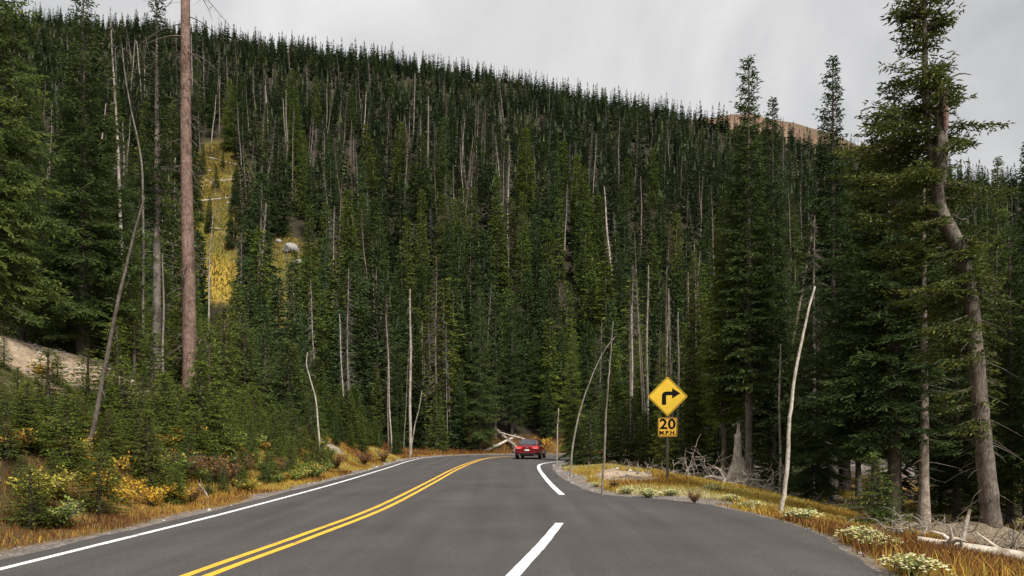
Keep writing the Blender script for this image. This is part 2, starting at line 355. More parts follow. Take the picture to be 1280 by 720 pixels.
def spruce_mesh(r, H=14, base=1.0, Rm=2.0, spacing=.3, prof=.9, gap=.05, secstep=.09, step=.09, tl=.17, tw=.034, cross=True, wid=.42, lmax=.8, droop=.35, whorl=5, brs=None, trunk_at=None):
    """returns MB with needles, and the list of branch axes (for the wood)"""
    zb, L, az, tt = brs if brs is not None else branches(r, H, base, Rm, spacing, prof, gap, whorl)
    B = len(zb)
    a = np.interp(tt, [0, .35, .75, 1], [-.30, -.12, .25, 1.1]) + r.normal(0, .10, B); bb = droop*np.interp(tt, [0, .8, 1], [1.0, .5, .0]); cc = droop*1.0*np.interp(tt, [0, .8, 1], [1, .6, .2])
    ox, oy = (np.zeros(B), np.zeros(B)) if trunk_at is None else trunk_at(zb)
    wob = r.normal(0, .22, B)
    def axis_pt(idx, rr):
        Lb = L[idx]; A = az[idx] + wob[idx]*rr/Lb
        return np.stack([ox[idx] + np.cos(A)*rr, oy[idx] + np.sin(A)*rr, zb[idx] + a[idx]*rr - bb[idx]*rr**2/Lb + cc[idx]*rr**3/Lb**2], 1)
    ns = np.maximum(3, np.ceil(L/secstep)).astype(int)
    idx = np.repeat(np.arange(B), ns); k = np.arange(len(idx)) - np.repeat(np.cumsum(ns)-ns, ns)
    s = .10 + .90*(k + r.random(len(idx)))/ns[idx]; s = np.minimum(s, 1)
    P = axis_pt(idx, s*L[idx])
    ls = np.clip(L[idx]*wid*(1-s)**.6*np.minimum(1, s*3.0+.2), tl*.8, lmax)*r.uniform(.6, 1.2, len(idx))
    sd = np.where((k % 2) == 0, 1, -1); A2 = az[idx] + wob[idx]*s + sd*r.uniform(.6, 1.15, len(idx))
    sl = (a - bb + .6*cc)[idx]*.5 - .12 + r.normal(0, .16, len(idx))
    D2 = np.stack([np.cos(A2), np.sin(A2), sl], 1)
    nt_ = np.maximum(1, np.ceil(ls/step)).astype(int)
    i2 = np.repeat(np.arange(len(idx)), nt_); k2 = np.arange(len(i2)) - np.repeat(np.cumsum(nt_)-nt_, nt_)
    tq = (k2 + r.random(len(i2)))/nt_[i2]
    P2 = P[i2] + D2[i2]*(ls[i2]*tq)[:, None]; P2[:, 2] -= .18*ls[i2]*tq**2
    P2 += r.normal(0, step*.16, P2.shape)
    A3 = A2[i2] + np.where(k2 % 2 == 0, 1, -1)*r.uniform(.2, 1.1, len(i2))
    D3 = np.stack([np.cos(A3), np.sin(A3), r.normal(-.16, .42, len(i2))], 1)
    bt = r.uniform(-.13, .13, B)
    tint = np.clip(.34 + bt[idx][i2] + .20*s[i2]*tq + r.normal(0, .11, len(i2)), 0, 1)
    mb = MB(); twigs_to_mesh(mb, P2, D3, tl*r.uniform(.65, 1.25, len(i2)), tw*r.uniform(.7, 1.3, len(i2)), tint, cross, r)
    # leader
    n = 16; lp = np.c_[r.normal(0, .01, (n, 2)), H - r.uniform(0, .5, n)]
    if trunk_at is not None: o_ = trunk_at(lp[:, 2]); lp[:, 0] += o_[0]; lp[:, 1] += o_[1]
    an = r.uniform(0, 6.3, n); twigs_to_mesh(mb, lp, np.stack([np.cos(an)*.6, np.sin(an)*.6, np.full(n, .9)], 1), np.full(n, tl), np.full(n, tw), np.full(n, .4), cross, r)
    axes = []
    for q in range(B):
        rr = np.linspace(0, L[q]*.85, 4); axes.append(axis_pt(np.full(4, q), rr))
    return mb, axes, L
def trunk_mesh(r, H, r0, axes, L, dead=40, base=2.0, bend=.0, k=8, wood=1, at=None, lo=0.0):
    mb = MB(); z = np.linspace(-.5, H, 16)
    x = np.zeros(16); y = np.zeros(16)
    if at is not None: x, y = at(np.clip(z, 0, H))
    rad = r0*(1-np.clip(z/H, 0, 1))**.8 + .012; rad[:2] *= 1.25
    tube(mb, np.c_[x, y, z], rad, k, .5, 0, .06, r=r)
    if wood:
        for ax, l in list(zip(axes, L))[::wood]: tube(mb, ax, np.linspace(.010+.006*l, .003, len(ax)), 3, .5, 0, cap=False)
    for _ in range(dead):
        zz = r.uniform(.25*base+lo, base+.15*H) ; an = r.uniform(0, 6.3); l = r.uniform(.3, .9)*min(1.4, H/9)
        o = at(np.array([zz])) if at is not None else ([0], [0])
        q = np.linspace(0, 1, 4); tube(mb, np.c_[o[0][0]+np.cos(an+q*.3)*l*q, o[1][0]+np.sin(an+q*.3)*l*q, zz - .25*l*q**1.5 + r.normal(0, .02, 4)], np.linspace(.012, .003, 4), 3, .5, 0, cap=False)
    return mb

# ------------------------------------------------------------------ dead trees and leafless trunks
def snag_mesh(r, H, r0, nb=170, lmax=1.05, lean=.0, broken=False, fine=True, b0=.2):
    tr, cr = MB(), MB(); z = np.linspace(-.4, H, 12); ph = r.uniform(0, 6.3)
    wx = lean*z + .05*np.sin(z*.7 + ph)*np.clip(z, 0, 3)/3; wy = .05*np.cos(z*.5 + ph)*np.clip(z, 0, 3)/3
    rad = r0*(1-np.clip(z/H, 0, 1))**.75 + (.05 if broken else .01)
    tube(tr, np.c_[wx, wy, z], rad, 7, .5, 0, .05, r=r)
    for _ in range(nb):
        zz = H*(b0 + (1-b0-.02)*r.random()**.8); t = zz/H; l = lmax*(1-t)**.5*r.uniform(.25, 1.1); an = r.uniform(0, 6.3)
        o = np.array([np.interp(zz, z, wx), np.interp(zz, z, wy), zz]); q = np.linspace(0, 1, 5)
        cv = r.normal(0, .5); up = r.uniform(-.5, .45)
        ax = o + np.c_[np.cos(an + cv*q)*l*q, np.sin(an + cv*q)*l*q, l*(up*q - .35*q**2)]
        tube(cr, ax, np.linspace(.016, .004, 5)*min(1.6, .6+H/14), 3, .5, 0, cap=False)
        if fine:
            for k in range(r.integers(3, 8)):
                f = r.uniform(.2, .98); p = o + (ax[min(4, int(f*4)+1)] - o)*1.0; an2 = an + r.uniform(-1.3, 1.3); l2 = l*r.uniform(.2, .5)
                tube(cr, np.array([p, p + [np.cos(an2)*l2*.5, np.sin(an2)*l2*.5, -.03], p + [np.cos(an2)*l2, np.sin(an2)*l2, -.3*l2 + r.normal(0, .05)]]), [.008, .006, .003], 3, .5, 0, cap=False)
    return tr, cr

class Proto:
    def __init__(s, name, trunk, crown, H, R_): s.name, s.trunk, s.crown, s.H, s.R = name, trunk, crown, H, R_
def make_spruce_proto(name, r, H, r0, dead=40, bark=M_BARK, wood=1, base=1.0, **kw):
    mb, axes, L = spruce_mesh(r, H=H, base=base, **kw)
    return Proto(name, trunk_mesh(r, H, r0, axes, L, dead, base, wood=wood).mesh('trunk', bark, True), mb.mesh('crown', M_NEEDLE), H, kw.get('Rm', 2))
def make_snag_proto(r, H, r0, **kw):
    a, b_ = snag_mesh(r, H, r0, **kw)
    return Proto('dead_tree', a.mesh('trunk', M_DEADWOOD, True), b_.mesh('crown', M_SNAGTWIG), H, kw.get('lmax', .9))
GREEN = {'dark green': (.64, .76, .72), 'deep green': (.9, 1, .85), 'mid green': (1.3, 1.36, 1.0), 'olive green': (1.40, 1.32, .85), 'yellow green': (1.6, 1.62, .92), 'bluish green': (.9, 1.1, 1.25)}
WOODC = {'grey': (.78, .76, .74), 'pale grey': (1.15, 1.12, 1.08), 'whitish grey': (2.0, 1.9, 1.75), 'brownish grey': (.62, .55, .50), 'reddish brown': (1, 1, 1)}
def place_tree(proto, px, Y, H=None, wide=1.0, hue='dark green', label=None, cat='spruce tree', group=None, name=None, X=None, lean=(0, 0), dz=0, wood='grey'):
    X = (px-CX)*Y/F if X is None else X
    z = hz(X, Y) + dz; k = (H or proto.H)/proto.H; r = empty(name or proto.name, (X, Y, z), rng.uniform(0, 6.28))
    r.rotation_euler = (lean[0], lean[1], rng.uniform(0, 6.28)) if lean != (0, 0) else r.rotation_euler
    r.scale = (k*wide, k*wide, k)
    a = link('trunk', proto.trunk, r); c = link('crown', proto.crown, r)
    c.color = (*(GREEN.get(hue, (1, 1, 1)) if proto.name != 'dead_tree' else WOODC[wood]), 1); a.color = (*WOODC[wood], 1)
    return tag(r, label, cat, group)
G = np.random.default_rng
P_BROAD = [make_spruce_proto('spruce_tree', G(1), 14, .17, base=.9, Rm=2.3, spacing=.20, dead=50, tl=.17, tw=.022, step=.062, secstep=.075),
           make_spruce_proto('spruce_tree', G(2), 14, .16, base=1.6, Rm=2.05, spacing=.21, prof=.8, gap=.12, dead=60, tl=.17, tw=.022, step=.062, secstep=.075)]
P_SPIRE = [make_spruce_proto('spruce_tree', G(3), 17, .14, base=4.0, Rm=1.5, spacing=.22, prof=.70, gap=.12, whorl=7, dead=90, wid=.5, tl=.17, tw=.023, step=.062, secstep=.075),
           make_spruce_proto('spruce_tree', G(4), 17, .15, base=2.6, Rm=1.6, spacing=.21, prof=.74, gap=.08, whorl=7, dead=80, wid=.5, tl=.17, tw=.023, step=.062, secstep=.075)]
P_MASS = make_spruce_proto('spruce_tree', G(9), 14, .19, base=2.7, Rm=2.5, spacing=.20, prof=.72, gap=.10, dead=90, tl=.17, tw=.022, step=.062, secstep=.075, droop=.5)
P_HIGH = make_spruce_proto('spruce_tree', G(5), 16, .17, base=6.6, Rm=1.0, spacing=.27, prof=.5, gap=.25, dead=70, wid=.5, tl=.17, tw=.023, step=.062, secstep=.075)
P_YOUNG = [make_spruce_proto('young_spruce', G(6), 3.2, .05, base=.12, Rm=1.0, spacing=.095, prof=.9, gap=.06, dead=6, secstep=.075, step=.06, tl=.12, tw=.017, droop=.1),
           make_spruce_proto('young_spruce', G(7), 3.2, .045, base=.15, Rm=.72, spacing=.115, prof=.8, gap=.10, dead=8, secstep=.075, step=.06, tl=.12, tw=.017, droop=.05),
           make_spruce_proto('young_spruce', G(8), 3.2, .05, base=.2, Rm=.85, spacing=.125, prof=.7, gap=.18, dead=10, secstep=.075, step=.06, tl=.13, tw=.017, droop=.05)]
midk = dict(secstep=.15, step=.13, tl=.30, tw=.055, cross=True, wood=3, wid=.5)
P_MID = [make_spruce_proto('spruce_tree', G(10), 12, .10, base=.5, Rm=1.55, spacing=.24, prof=.85, gap=.08, dead=24, **midk),
         make_spruce_proto('spruce_tree', G(11), 12, .09, base=1.3, Rm=1.35, spacing=.25, prof=.75, gap=.15, dead=30, **midk),
         make_spruce_proto('spruce_tree', G(12), 12, .10, base=.4, Rm=1.8, spacing=.24, prof=.95, gap=.08, dead=20, **midk),
         make_spruce_proto('spruce_tree', G(13), 12, .085, base=3.0, Rm=1.1, spacing=.25, prof=.6, gap=.22, dead=40, **midk),
         make_spruce_proto('spruce_tree', G(14), 12, .09, base=2.0, Rm=1.05, spacing=.25, prof=.7, gap=.25, dead=40, **midk)]
P_SNAG = [make_snag_proto(G(20), 14, .095, nb=190, lmax=1.1), make_snag_proto(G(21), 14, .085, nb=100, lmax=.8, broken=True, b0=.35),
          make_snag_proto(G(22), 14, .095, nb=240, lmax=1.25, b0=.3), make_snag_proto(G(23), 14, .08, nb=60, lmax=.6, lean=.05, b0=.5),
          make_snag_proto(G(24), 14, .085, nb=170, lmax=1.05, lean=-.035, b0=.25)]

REC0 = []
# ------------------------------------------------------------------ trees one can single out
OCC = []                                             # (x, y) already taken
def T(*a, **k):
    o = place_tree(*a, **k); OCC.append((o.location.x, o.location.y)); return o
T(P_BROAD[0], -8, 21, H=14, wide=.80, hue='mid green', label='big yellowish green spruce cut by the left edge of the picture above the cut bank')
T(P_BROAD[0], 104, 26, H=12.9, wide=1.12, hue='deep green', label='tallest dense dark spruce on the left bank, its tip touching the upper edge')
T(P_BROAD[1], 52, 30, H=8.5, wide=.85, hue='dark green', label='dark spruce between the two biggest spruces of the left bank')
T(P_BROAD[1], 150, 33, H=10.5, wide=.8, hue='dark green', label='shorter dark spruce close behind the leaning grey trunk on the left bank')
T(P_HIGH, 196, 28, H=14.6, wide=1.1, hue='dark green', wood='pale grey', label='tall slim spruce with bare pale lower trunk beside the reddish dead trunk')
T(P_BROAD[1], 28, 26, H=7.5, wide=.85, hue='mid green', label='half-grown spruce above the sandy cut at the far left')
T(P_BROAD[0], 75, 27, H=4.6, wide=.9, hue='deep green', label='small full spruce right above the sandy cut on the left bank')
T(P_BROAD[0], 600, 70, H=15.5, wide=.8, hue='deep green', label='tall full grey-green spruce straight behind the bend left of the red car')
T(P_BROAD[1], 640, 76, H=13.5, wide=.8, hue='dark green', label='dark spruce behind the bend, directly above the red car')
T(P_BROAD[0], 668, 78, H=10.5, wide=1.1, hue='deep green', label='full spruce on the bank just right above the red car')
T(P_MID[0], 655, 84, H=12.5, wide=1.2, hue='dark green', label='dark spruce rising between the two spruces above the red car')
T(P_MID[2], 684, 74.5, H=6.5, wide=1.2, hue='dark green', label='short dark spruce behind the short pale pole by the car')
T(P_MID[2], 575, 63.5+8, H=7.0, wide=1.1, hue='bluish green', label='low bushy spruce at the outer side of the bend, right one of two')
T(P_MID[2], 547, 66, H=6.2, wide=1.2, hue='mid green', label='low bushy spruce at the outer side of the bend, left one of two')
T(P_BROAD[0], 716, 50, H=9.0, wide=.85, hue='yellow green', label='light green full spruce at the inside of the bend behind the bent pole')
T(P_BROAD[1], 745, 47, H=8.0, wide=.85, hue='deep green', label='dark green spruce between the bent pole and the straight pole')
T(P_SPIRE[0], 936, 33, H=19.4, wide=1.05, hue='deep green', wood='pale grey', label='tallest narrow spruce with a long pale trunk, right of the yellow turn sign')
T(P_SPIRE[1], 966, 37, H=19.4, wide=.85, hue='dark green', label='narrow dark spruce just behind and right of the tallest pale-trunked one')
T(P_SPIRE[1], 1041, 30, H=18.1, wide=.95, hue='dark green', label='dark spire spruce rising alone left of the gnarled spruce')
T(P_SPIRE[0], 905, 35, H=13.6, wide=1.15, hue='yellow green', wood='pale grey', label='yellow-green open spruce behind the broken grey stump')
T(P_SPIRE[1], 868, 38, H=11.5, wide=1.0, hue='olive green', label='olive slim spruce behind the right corner of the turn sign')
T(P_BROAD[0], 1022, 25, H=7.8, wide=.95, hue='dark green', label='short very dark full spruce behind the white leaning pole')
T(P_MASS, 1118, 21.5, H=12.9, wide=1.15, hue='dark green', label='massive dark spruce with drooping branches left of the gnarled spruce', wood='brownish grey')
T(P_HIGH, 1155, 20.8, H=10.5, wide=1.25, hue='deep green', wood='whitish grey', label='spruce with straight pale trunk standing between the massive and the gnarled one')
T(P_BROAD[1], 1195, 25, H=10.5, wide=1.0, hue='dark green', label='dark spruce hidden behind the gnarled spruce')
T(P_BROAD[1], 1262, 23, H=9.3, wide=1.0, hue='deep green', label='bushy green spruce at the right edge behind the gnarled spruce')
T(P_BROAD[0], 1228, 26, H=9.5, wide=.95, hue='mid green', label='green spruce filling the gap right behind the gnarled trunk')
T(P_SPIRE[1], 1284, 26, H=13.2, wide=1.0, hue='dark green', label='narrow spruce cut by the right edge of the picture')
T(P_BROAD[1], 1330, 21, H=12, wide=.9, hue='dark green', label='spruce just outside the right edge, its branches reaching in')
T(P_YOUNG[0], 1093, 16.8, H=1.75, wide=1.5, hue='mid green', cat='young spruce', label='knee to head high young spruce on the grass before the massive dark spruce')
T(P_SNAG[0], 1262, 27, H=8.6, label='grey dead trunk with few stubs at the right edge', cat='dead tree', wood='grey')
T(P_SNAG[0], 1245, 30, H=10.5, label='branching grey dead tree top right of the gnarled spruce against the sky', cat='dead tree', wood='brownish grey')
for px, Y, H, p, wd, lb in [
    (490, 58, 11.0, 3, 'pale grey', 'pale slender dead trunk left of two above the outer edge line'),
    (513, 60, 13.5, 1, 'pale grey', 'straight pale dead trunk right of two above the outer edge line'),
    (545, 66, 17.5, 2, 'brownish grey', 'tall brownish dead tree with dense fine twigs left of the grey-green spruce'),
    (620, 88, 13.0, 2, 'brownish grey', 'bushy brown dead spruce behind the tall grey-green spruce'),
    (435, 62, 14.0, 2, 'grey', 'grey twiggy dead tree in the middle of the forest left of the bend'),
    (256, 38, 9.5, 3, 'pale grey', 'thin pale dead trunk right beside the reddish dead trunk'),
    (204, 27, 5.0, 1, 'grey', 'broken grey trunk leaning against the slim spruce on the left bank'),
    (790, 44, 9.0, 1, 'pale grey', 'thin pale dead trunk behind the left corner of the turn sign'),
    (830, 41, 9.5, 3, 'pale grey', 'pale dead trunk rising right above the turn sign'),
    (848, 43, 8.5, 1, 'pale grey', 'pale dead trunk just right of the one above the turn sign'),
    (884, 39, 10.5, 3, 'grey', 'grey dead trunk between the turn sign and the broken stump'),
    (975, 31, 6.5, 1, 'pale grey', 'short pale dead trunk left of the white leaning pole'),
    (1018, 28, 11.0, 0, 'grey', 'grey twiggy dead tree above the tip of the white leaning pole'),
    (160, 31, 14.5, 3, 'pale grey', 'slim dead trunk rising behind the leaning grey trunk'),
    (300, 95, 16, 4, 'grey', 'grey dead tree at the right side of the golden clearing'),
    (325, 92, 16.5, 0, 'pale grey', 'pale twiggy dead tree beside the pale boulder on the slope'),
    (360, 90, 16, 2, 'grey', 'dense grey dead tree right of the pale boulder on the slope')]:
    T(P_SNAG[p], px, Y, H=H, label=lb, cat='dead tree', wood=wd)

r = G(53)
for k in range(34):
    px = [r.uniform(395, 575), r.uniform(785, 925), r.uniform(785, 925), r.uniform(640, 770)][k % 4]; Y = r.uniform(54, 70) if px < 600 else r.uniform(41, 50) if px > 690 else r.uniform(48, 56)
    if px < 600 and (px-CX)*Y/F > -8.2: Y = 9.5/(CX-px)*F if px < 545 else 72
    if k % 4 == 3 or float(road_d((px-CX)*Y/F, Y)) < 1.3: continue
    H_ = r.uniform(7.5, 13.5); wd = ['pale grey', 'grey', 'brownish grey'][k % 3]
    o = place_tree(P_SNAG[[1, 3, 4, 0][r.integers(0, 4)]], px, Y, H=H_, wide=.8, wood='pale grey' if wd == 'whitish grey' else wd, cat='dead tree'); o.rotation_euler[0] = r.normal(0, .03); o.rotation_euler[1] = r.normal(0, .03); OCC.append((o.location.x, Y))
    REC0.append((o, px, ('tall ' if H_ > 10.5 else 'short ') + wd + ' bare trunk at the forest edge ' + ('above the outer edge line' if px < 600 else 'between the red car and the thin poles' if px < 770 else 'above the turn sign' if px < 850 else 'behind the broken stump')))

# gnarled spruce: double trunk with a bend, irregular clumped branches
def gnarled():
    Y = 16.5; s = Y/F; X0 = (1242-CX)*s; z0 = hz(X0, Y); r = G(77)
    def pt(px, py, dy=0): return ((px-1242)*s, dy, EYE + (HZ-py)*s - z0)
    t = empty('spruce_tree', (X0, Y, z0)); tag(t, 'gnarled spruce with kinked grey trunk and ragged clumped branches, nearest tree on the right', 'spruce tree'); OCC.append((X0, Y))
    main = [pt(1243, 720), pt(1242, 680), pt(1236, 620), pt(1226, 520), pt(1219, 430), pt(1213, 375), pt(1207, 338), pt(1196, 302), pt(1178, 274), pt(1170, 248), pt(1177, 205), pt(1176, 160), pt(1173, 120), pt(1171, 92)]
    rad = np.array([16, 13.5, 12, 10.5, 10, 9.5, 8.5, 11, 9, 7.5, 9.5, 7.5, 6, 4])*s*.9
    P = smoothpath(np.c_[np.array(main), rad], 44); mb = MB(); tube(mb, P[:, :3], P[:, 3], 12, .5, 0, .07, r=r)
    top = smoothpath([pt(1180, 230, .12), pt(1166, 180, .15), pt(1161, 120, .15), pt(1160, 60, .12), pt(1157, -30, .1), pt(1156, -80, .1)], 20)
    tube(mb, top, np.linspace(.10, .03, 20), 8, .5, 0, .05, r=r)
    for a in range(7):                                 # bare hooked limbs
        pz = [275, 262, 150, 130, 110, 268, 560][a]; x_, sg = [(1176, -1), (1184, 1), (1170, -1), (1174, -1), (1176, 1), (1190, 1), (1228, -1)][a]
        l = r.uniform(.5, .8)
        p0 = np.array(pt(x_, pz)); q = np.linspace(0, 1, 6)[:, None]; ph = r.uniform(-.5, .5)
        tube(mb, p0 + q*np.array([sg*l, ph, .25]) + np.sin(q*3)*np.array([0, 0, -.22 if a % 2 else .16]), np.linspace(.035, .007, 6), 5, .5, 0, r=r)
    PH = P[:, 2]
    def at(z):
        z = np.asarray(z, float); zt = main[-1][2]
        x = np.where(z < zt - .3, np.interp(z, PH, P[:, 0]), np.interp(z, top[:, 2], top[:, 0])); y = np.where(z < zt - .3, np.interp(z, PH, P[:, 1]), .12)
        return x, y
    ztop = pt(0, -60)[2]
    rows = []                                          # (row in the photo, side reach left, right)
    prof = [(-50, .35, .35), (0, .65, .6), (25, .9, .8), (45, .7, .55), (62, .5, .4), (90, 1.35, .7), (115, 2.0, .95), (140, 1.9, 1.45), (170, 2.1, 1.3), (200, 2.1, .95), (230, 2.0, 1.4), (260, 1.9, 1.5), (290, 1.8, 1.2), (320, 1.7, 1.1), (350, 1.6, 1.1), (390, 1.4, 1.0), (430, 1.2, .8), (470, 1.2, .7), (500, 1.0, .6), (530, .7, .3), (550, .5, .25)]
    pa = np.array(prof); nb = 600
    py = -55 + 600*r.random(nb)**1.12; zb = np.array([pt(0, q)[2] for q in py]); az = r.uniform(0, 2*pi, nb)
    Lr = np.interp(py, pa[:, 0], pa[:, 1]); Rr = np.interp(py, pa[:, 0], pa[:, 2]); L = np.where(np.cos(az) < 0, Lr, Rr)*(.55 + .45*np.abs(np.cos(az)))*r.uniform(.55, 1.2, nb)
    keep = np.ones(nb, bool); clump = np.sin(az*2.0 + py*.055) + .8*np.sin(az*3.0 - py*.09 + 1); keep &= (clump > -.35) | (r.random(nb) < .22)
    keep &= ~((py > 62) & (py < 84)); keep &= ~((np.cos(az) > .25) & (py > 175) & (py < 215))
    keep &= ~((np.sin(az) < -.1) & (py > 150) & (py < 560) & ~((py > 292) & (py < 355)) & (np.cos(az) > -.8) & (r.random(nb) < .8)); keep &= ~((py > 430) & (r.random(nb) < .3))
    zb, az, L = zb[keep], az[keep], L[keep]; tt = np.clip((zb - zb.min())/(ztop-zb.min()), 0, 1)*.8
    cr, axes, _ = spruce_mesh(r, H=ztop, brs=(zb, L, az, tt), secstep=.07, step=.045, tl=.13, tw=.017, wid=.42, lmax=.45, droop=.3, trunk_at=at)
    for ax, l in zip(axes, L): tube(mb, ax, np.linspace(.022, .005, len(ax)), 4, .5, 0, cap=False)
    for _ in range(70):
        zz = r.uniform(.9, 5.2); an = r.uniform(0, 6.3); l = r.uniform(.3, .9); o = at(zz); q = np.linspace(0, 1, 4)
        tube(mb, np.c_[o[0]+np.cos(an+q*.3)*l*q, o[1]+np.sin(an+q*.3)*l*q, zz - .5*l*q**1.5], np.linspace(.012, .003, 4), 3, .5, 0, cap=False)
    a = mb.obj('trunk', M_BARK, t, True); a.color = (.95, .90, .84, 1); c = cr.obj('crown', M_NEEDLE, t); c.color = (1.3, 1.22, .9, 1)
    wb = MB(); tube(wb, smoothpath([pt(1172, 95, -.05), pt(1176, 120, -.09), pt(1178, 150, -.13), pt(1177, 172, -.1)], 10), np.array([.02, .05, .07, .085, .1, .1, .1, .09, .07, .02])*.8, 7, .5, 0, .2, r=r)
    w = wb.obj('broken_wood', M_REDBARK, t, True); w['label'] = 'splintered reddish bare wood at the break'
gnarled()

# reddish dead trunk on the left bank
def red_trunk():
    Y = 28; s = Y/F; X0 = (237-CX)*s; z0 = hz(X0, Y); r = G(5)
    t = empty('dead_tree', (X0, Y, z0)); tag(t, 'tall thick reddish brown dead trunk, nearly branchless, on the left bank', 'dead tree'); OCC.append((X0, Y))
    H = 17.5; z = np.linspace(-.4, H, 26); mb = MB(); tube(mb, np.c_[-.012*z + .02*np.sin(z*.5), 0*z, z], .27*(1-.45*np.clip(z, 0, 30)/H), 12, .5, 0, .05, r=r); mb.obj('trunk', M_REDBARK, t, True)
    cb = MB()
    for _ in range(75):
        zz = r.uniform(1.5, H); an = r.uniform(0, 6.3); l = r.uniform(.2, 1.2)*(.55 + .8*(zz/H > .75)); q = np.linspace(0, 1, 6)
        ax = np.c_[-.012*zz+np.cos(an+q*r.normal(0, .5))*(l*q+.12), np.sin(an+q*.3)*(l*q+.12), zz + l*(r.uniform(-.5, .2)*q - .5*q**2)]
        tube(cb, ax, np.linspace(.022, .005, 6), 4, .5, 0, cap=False)
        for k in range(3):
            p = ax[r.integers(2, 6)]; tube(cb, [p, p + r.normal(0, .13, 3) - [0, 0, .05], p + r.normal(0, .25, 3) - [0, 0, .1]], [.009, .006, .003], 3, .5, 0, cap=False)
    c = cb.obj('crown', M_SNAGTWIG, t); c.color = (.9, .8, .75, 1)
red_trunk()

# thin bare poles and leaning saplings: base pixel, way points, thickness
def pole(name, label, Y, pts, r0, r1, material, color, cat, nb=0, z0=None, seed=1):
    s = Y/F; X0 = (pts[0][0]-CX)*s; zg = hz(X0, Y) if z0 is None else z0; r = G(seed)
    q = np.array([((p[0]-pts[0][0])*s, (p[2] if len(p) > 2 else 0), EYE + (HZ-p[1])*s - zg) for p in pts]); q[0, 2] = -.15
    P = smoothpath(q, 26); P[3:, 0] += .012*np.cumsum(r.normal(0, .6, len(P)-3))*1.0
    t = empty(name, (X0, Y, zg)); mb = MB(); tube(mb, P, np.linspace(r0, r1, len(P)), 8, .5, 0, .06, r=r); a = mb.obj('trunk', material, t, True); a.color = (*color, 1)
    if nb:
        cb = MB()
        for _ in range(nb):
            p = P[r.integers(6, len(P))]; an = r.uniform(0, 6.3); l = r.uniform(.1, .5)
            tube(cb, [p, p + [np.cos(an)*l*.5, np.sin(an)*l*.5, r.uniform(-.1, .12)], p + [np.cos(an)*l, np.sin(an)*l, r.uniform(-.25, .15)]], [.008, .006, .003], 3, .5, 0, cap=False)
        c = cb.obj('crown', M_SNAGTWIG, t)
    tag(t, label, cat)
pole('bare_pole', 'white leaning bare pole on the verge at the pull-out, bent at mid height', 15.6, [(974, 644), (984, 590), (988, 530), (992, 480), (1003, 430), (1012, 385), (1019, 358)], .052, .02, M_DEADWOOD, (1.5, 1.47, 1.42), 'bare pole', seed=3)
pole('bare_pole', 'straight thin grey pole at the gravel edge, nearest of the three by the bend', 20.3, [(752, 621), (757, 540), (760, 480), (767, 402)], .034, .014, M_DEADWOOD, (.7, .66, .62), 'bare pole', seed=4)
pole('bare_pole', 'thin grey pole bowed over to the right beside the gravel', 29, [(712, 598), (717, 550), (727, 505), (742, 465), (757, 436), (770, 421)], .045, .012, M_DEADWOOD, (.85, .82, .78), 'bare pole', seed=5)
pole('bare_pole', 'short thin pale pole right next to the red car', 45, [(696, 580), (696, 545), (697, 510)], .045, .03, M_DEADWOOD, (1.2, 1.18, 1.1), 'bare pole', seed=6)
pole('dead_sapling', 'long grey leaning trunk crossing the left bank from the verge', 16, [(96, 625), (112, 560), (130, 470), (147, 380), (166, 305), (185, 246)], .055, .022, M_BARK, (.8, .75, .7), 'dead tree', nb=14, seed=7)
pole('dead_sapling', 'short white crooked sapling above the verge left of the road', 33, [(402, 577), (400, 540), (396, 500), (387, 470), (382, 455), (385, 440)], .05, .02, M_DEADWOOD, (1.4, 1.36, 1.3), 'dead tree', nb=6, seed=8)
pole('dead_sapling', 'thin pale sapling leaning right at the outer edge line by the bend', 56, [(512, 562), (518, 535), (524, 510), (527, 488)], .05, .025, M_DEADWOOD, (1.2, 1.15, 1.1), 'dead tree', nb=4, seed=9)
pole('dead_sapling', 'slim bent grey dead trunk hooking left beside the slim spruce', 27, [(180, 330), (179, 200), (168, 150), (158, 100), (155, 60)], .06, .02, M_BARK, (1.1, 1.1, 1.05), 'dead tree', nb=20, z0=3.0, seed=10)

# ------------------------------------------------------------------ young spruces on the left bank and verge
WORDS = ['leftmost', 'second from left', 'third from left', 'fourth from left', 'fifth from left', 'sixth from left']
REC = []                                             # (root, px, cluster phrase)
def flush(group_suffix=''):
    cl = {}
    for o, px, ph in REC: cl.setdefault(ph, []).append((px, o))
    for ph, L_ in cl.items():
        L_.sort(key=lambda q: q[0])
        if len(L_) == 1: L_[0][1]['label'] = ph; continue
        for k, (px, o) in enumerate(L_):
            o['group'] = ph + ', look-alikes' if len(L_) > 5 else ph
            if len(L_) <= 5: o['label'] = (WORDS[k] if k < len(L_)-1 or k == 0 else 'rightmost') + ' ' + ph
            else: o['label'] = ph
    for o, px, ph in REC:
        w_ = o['label'].split()
        if len(w_) > 16: o['label'] = o['label'].replace(ph, ph.split(' ', 1)[1])
        w_ = o['label'].split()
        if len(w_) > 16: o['label'] = o['label'].replace(', ' + ph.split(', ')[1], '') if ph.count(', ') > 1 else ' '.join(w_[:16])
    REC.clear()
REC.extend(REC0); flush()
r = G(52)
seed_ = []
while len(seed_) < 95:
    Y = r.uniform(12, 34); e = r.uniform(1.3, 4.6); X = left_road(Y) - e; px = CX + X*F/Y
    if px < -20 or (130 < px < 215 and e < 2.4 and Y < 19): continue
    if any((px-a[0])**2*(Y/F)**2 + (Y-a[1])**2 < .5 for a in seed_): continue
    h_ = r.uniform(.6, 1.3) if e < 2.4 else r.uniform(1.0, 1.9)
    if px < 105: h_ = min(h_, EYE + 52*Y/F - hz(X, Y))
    if h_ < .45: continue
    seed_.append((px, Y, h_))
